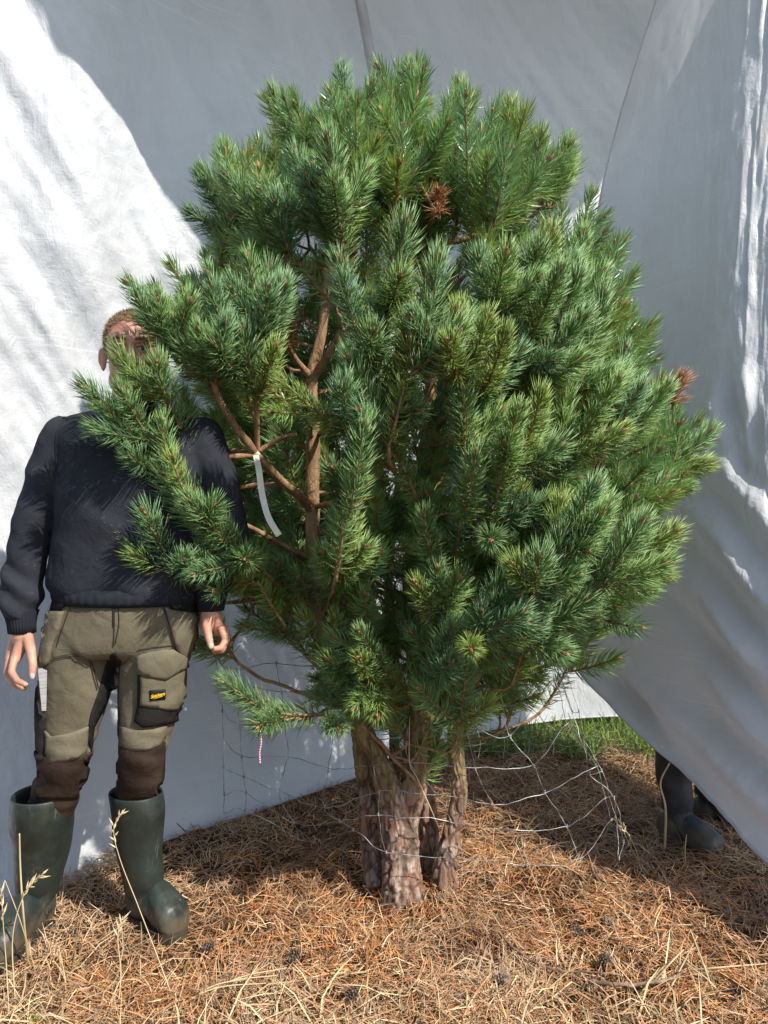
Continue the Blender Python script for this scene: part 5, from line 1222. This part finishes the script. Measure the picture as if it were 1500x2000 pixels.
stalk([gp(55, 1880), P(46, 1790, 2.02), P(40, 1700, 2.03), P(38, 1628, 2.03)], 'straight brown weed stalk standing against a boot shaft', None, 0, .0032)
stalk([gp(18, 1985), P(12, 1880, 1.9), P(6, 1800, 1.9), P(2, 1735, 1.9)], 'thin dry grass stalks beside the tarpaulin-side boot', 'thin stalks by the boot', 8)
stalk([gp(70, 1900), P(40, 1800, 1.98), P(10, 1720, 1.98)], 'thin dry grass stalks beside the tarpaulin-side boot', 'thin stalks by the boot', 0)
stalk([gp(270, 1995), P(330, 1910, 1.93), P(375, 1850, 1.95)], 'bent straw stalk leaning over the toe of the boot', None, 0, .0018)
stalk([gp(230, 1975), P(236, 1900, 1.95), P(230, 1830, 1.97), P(240, 1790, 1.98)], 'small upright dry weed between the two boots', None, 6, .0018)
for i, (a_, b_, c_) in enumerate((((1280, 1990), (1320, 1910), (1362, 1828)), ((1322, 1995), (1325, 1920), (1330, 1850)), ((1410, 1990), (1380, 1900), (1350, 1820)), ((1430, 1985), (1400, 1930), (1362, 1860)), ((1300, 1900), (1400, 1890), (1498, 1882)), ((1265, 1930), (1310, 1880), (1335, 1855)))):
    stalk([gp(*a_), P(*b_, 1.98), P(*c_, 2.02)], 'pale broken straw stalks in a tuft at the edge of the shade', 'broken straw tuft', 0, .0030)
for i, (a_, c_) in enumerate((((340, 1990), (560, 1890)), ((330, 1985), (540, 1905)), ((320, 1995), (500, 1910)), ((300, 1995), (520, 1920)))):
    g0, g1 = gp(*a_), PG(*c_, .06); stalk([g0, (g0 + g1) / 2 + Vector((0, 0, .03)), g1], 'golden bent grass bundle lying over the needles', 'golden grass bundle', 0, .0022)
stalk([gp(865, 1640), P(850, 1600, 2.42), P(815, 1520, 2.40), P(800, 1488, 2.39), P(800, 1400, 2.38)], 'kinked yellow straw leaning across the forked trunk', None, 0, .0022)
stalk([gp(1115, 1960), P(1095, 1850, 2.1), P(1060, 1760, 2.2), P(1022, 1660, 2.28)], 'tall thin dry stem rising before the netting', None, 0, .0014)
stalk([gp(1245, 1680), P(1225, 1640, 2.6), P(1208, 1600, 2.6)], 'pale straw wisps hanging on the corner of the netting', 'straw wisps on netting', 3, .0016)
stalk([gp(1250, 1690), P(1238, 1650, 2.58), P(1212, 1605, 2.58)], 'pale straw wisps hanging on the corner of the netting', 'straw wisps on netting', 3, .0016)
stalk([gp(1298, 1660), P(1300, 1580, 2.70), P(1290, 1530, 2.72), P(1308, 1490, 2.72)], 'crooked dead stem standing before the helper boot', None, 0, .0045)
stalk([gp(1340, 1695), P(1338, 1660, 2.62), P(1341, 1630, 2.62)], 'short dead weed stem beside the toe of the dark boot', None, 0, .002)
# small green sprigs in the litter
def sprig(px, py, n_, h_, label, group=None):
    g = gp(px, py); rr_ = np.random.default_rng(int(px)); n_ = int(n_)
    V, T, cc_ = blades(n_, g.x + rr_.normal(0, .012, n_), g.y + rr_.normal(0, .012, n_), rr_.uniform(.5, 1, n_) * h_, rr_.uniform(.0012, .0028, n_), rr_.uniform(0, 6.28, n_), np.clip(rr_.normal(.9, .3, n_), .2, 1.4), np.full(n_, gzv(g.x, g.y)), rr_.uniform(.2, .8, n_), pal(n_, [(.15, .26, .05), (.24, .32, .06)], [1, 1], rr_), rr_)
    tag(mesh_np('grass_tuft', V, T, M['grass'], col=cc_), label, 'grass tuft', group)
for (px, py) in ((142, 1885), (350, 1915), (520, 1900), (585, 1690), (800, 1800), (1030, 1545), (1170, 1520)):
    own = {142: 'small green grass sprig between the two green boots', 585: 'small green grass sprig behind the netting wire beside the trunks', 800: 'small green grass sprig before the foot of the forked trunk'}.get(px)
    sprig(px, py, 9, .05, own or ('small green grass sprigs behind the wire netting in the shade' if py < 1600 else 'small green grass sprigs poking through needles near the golden grass bundle'), 'green sprigs in the litter')
sprig(70, 1998, 60, .05, 'fresh green grass tuft at the edge of the dry grass')
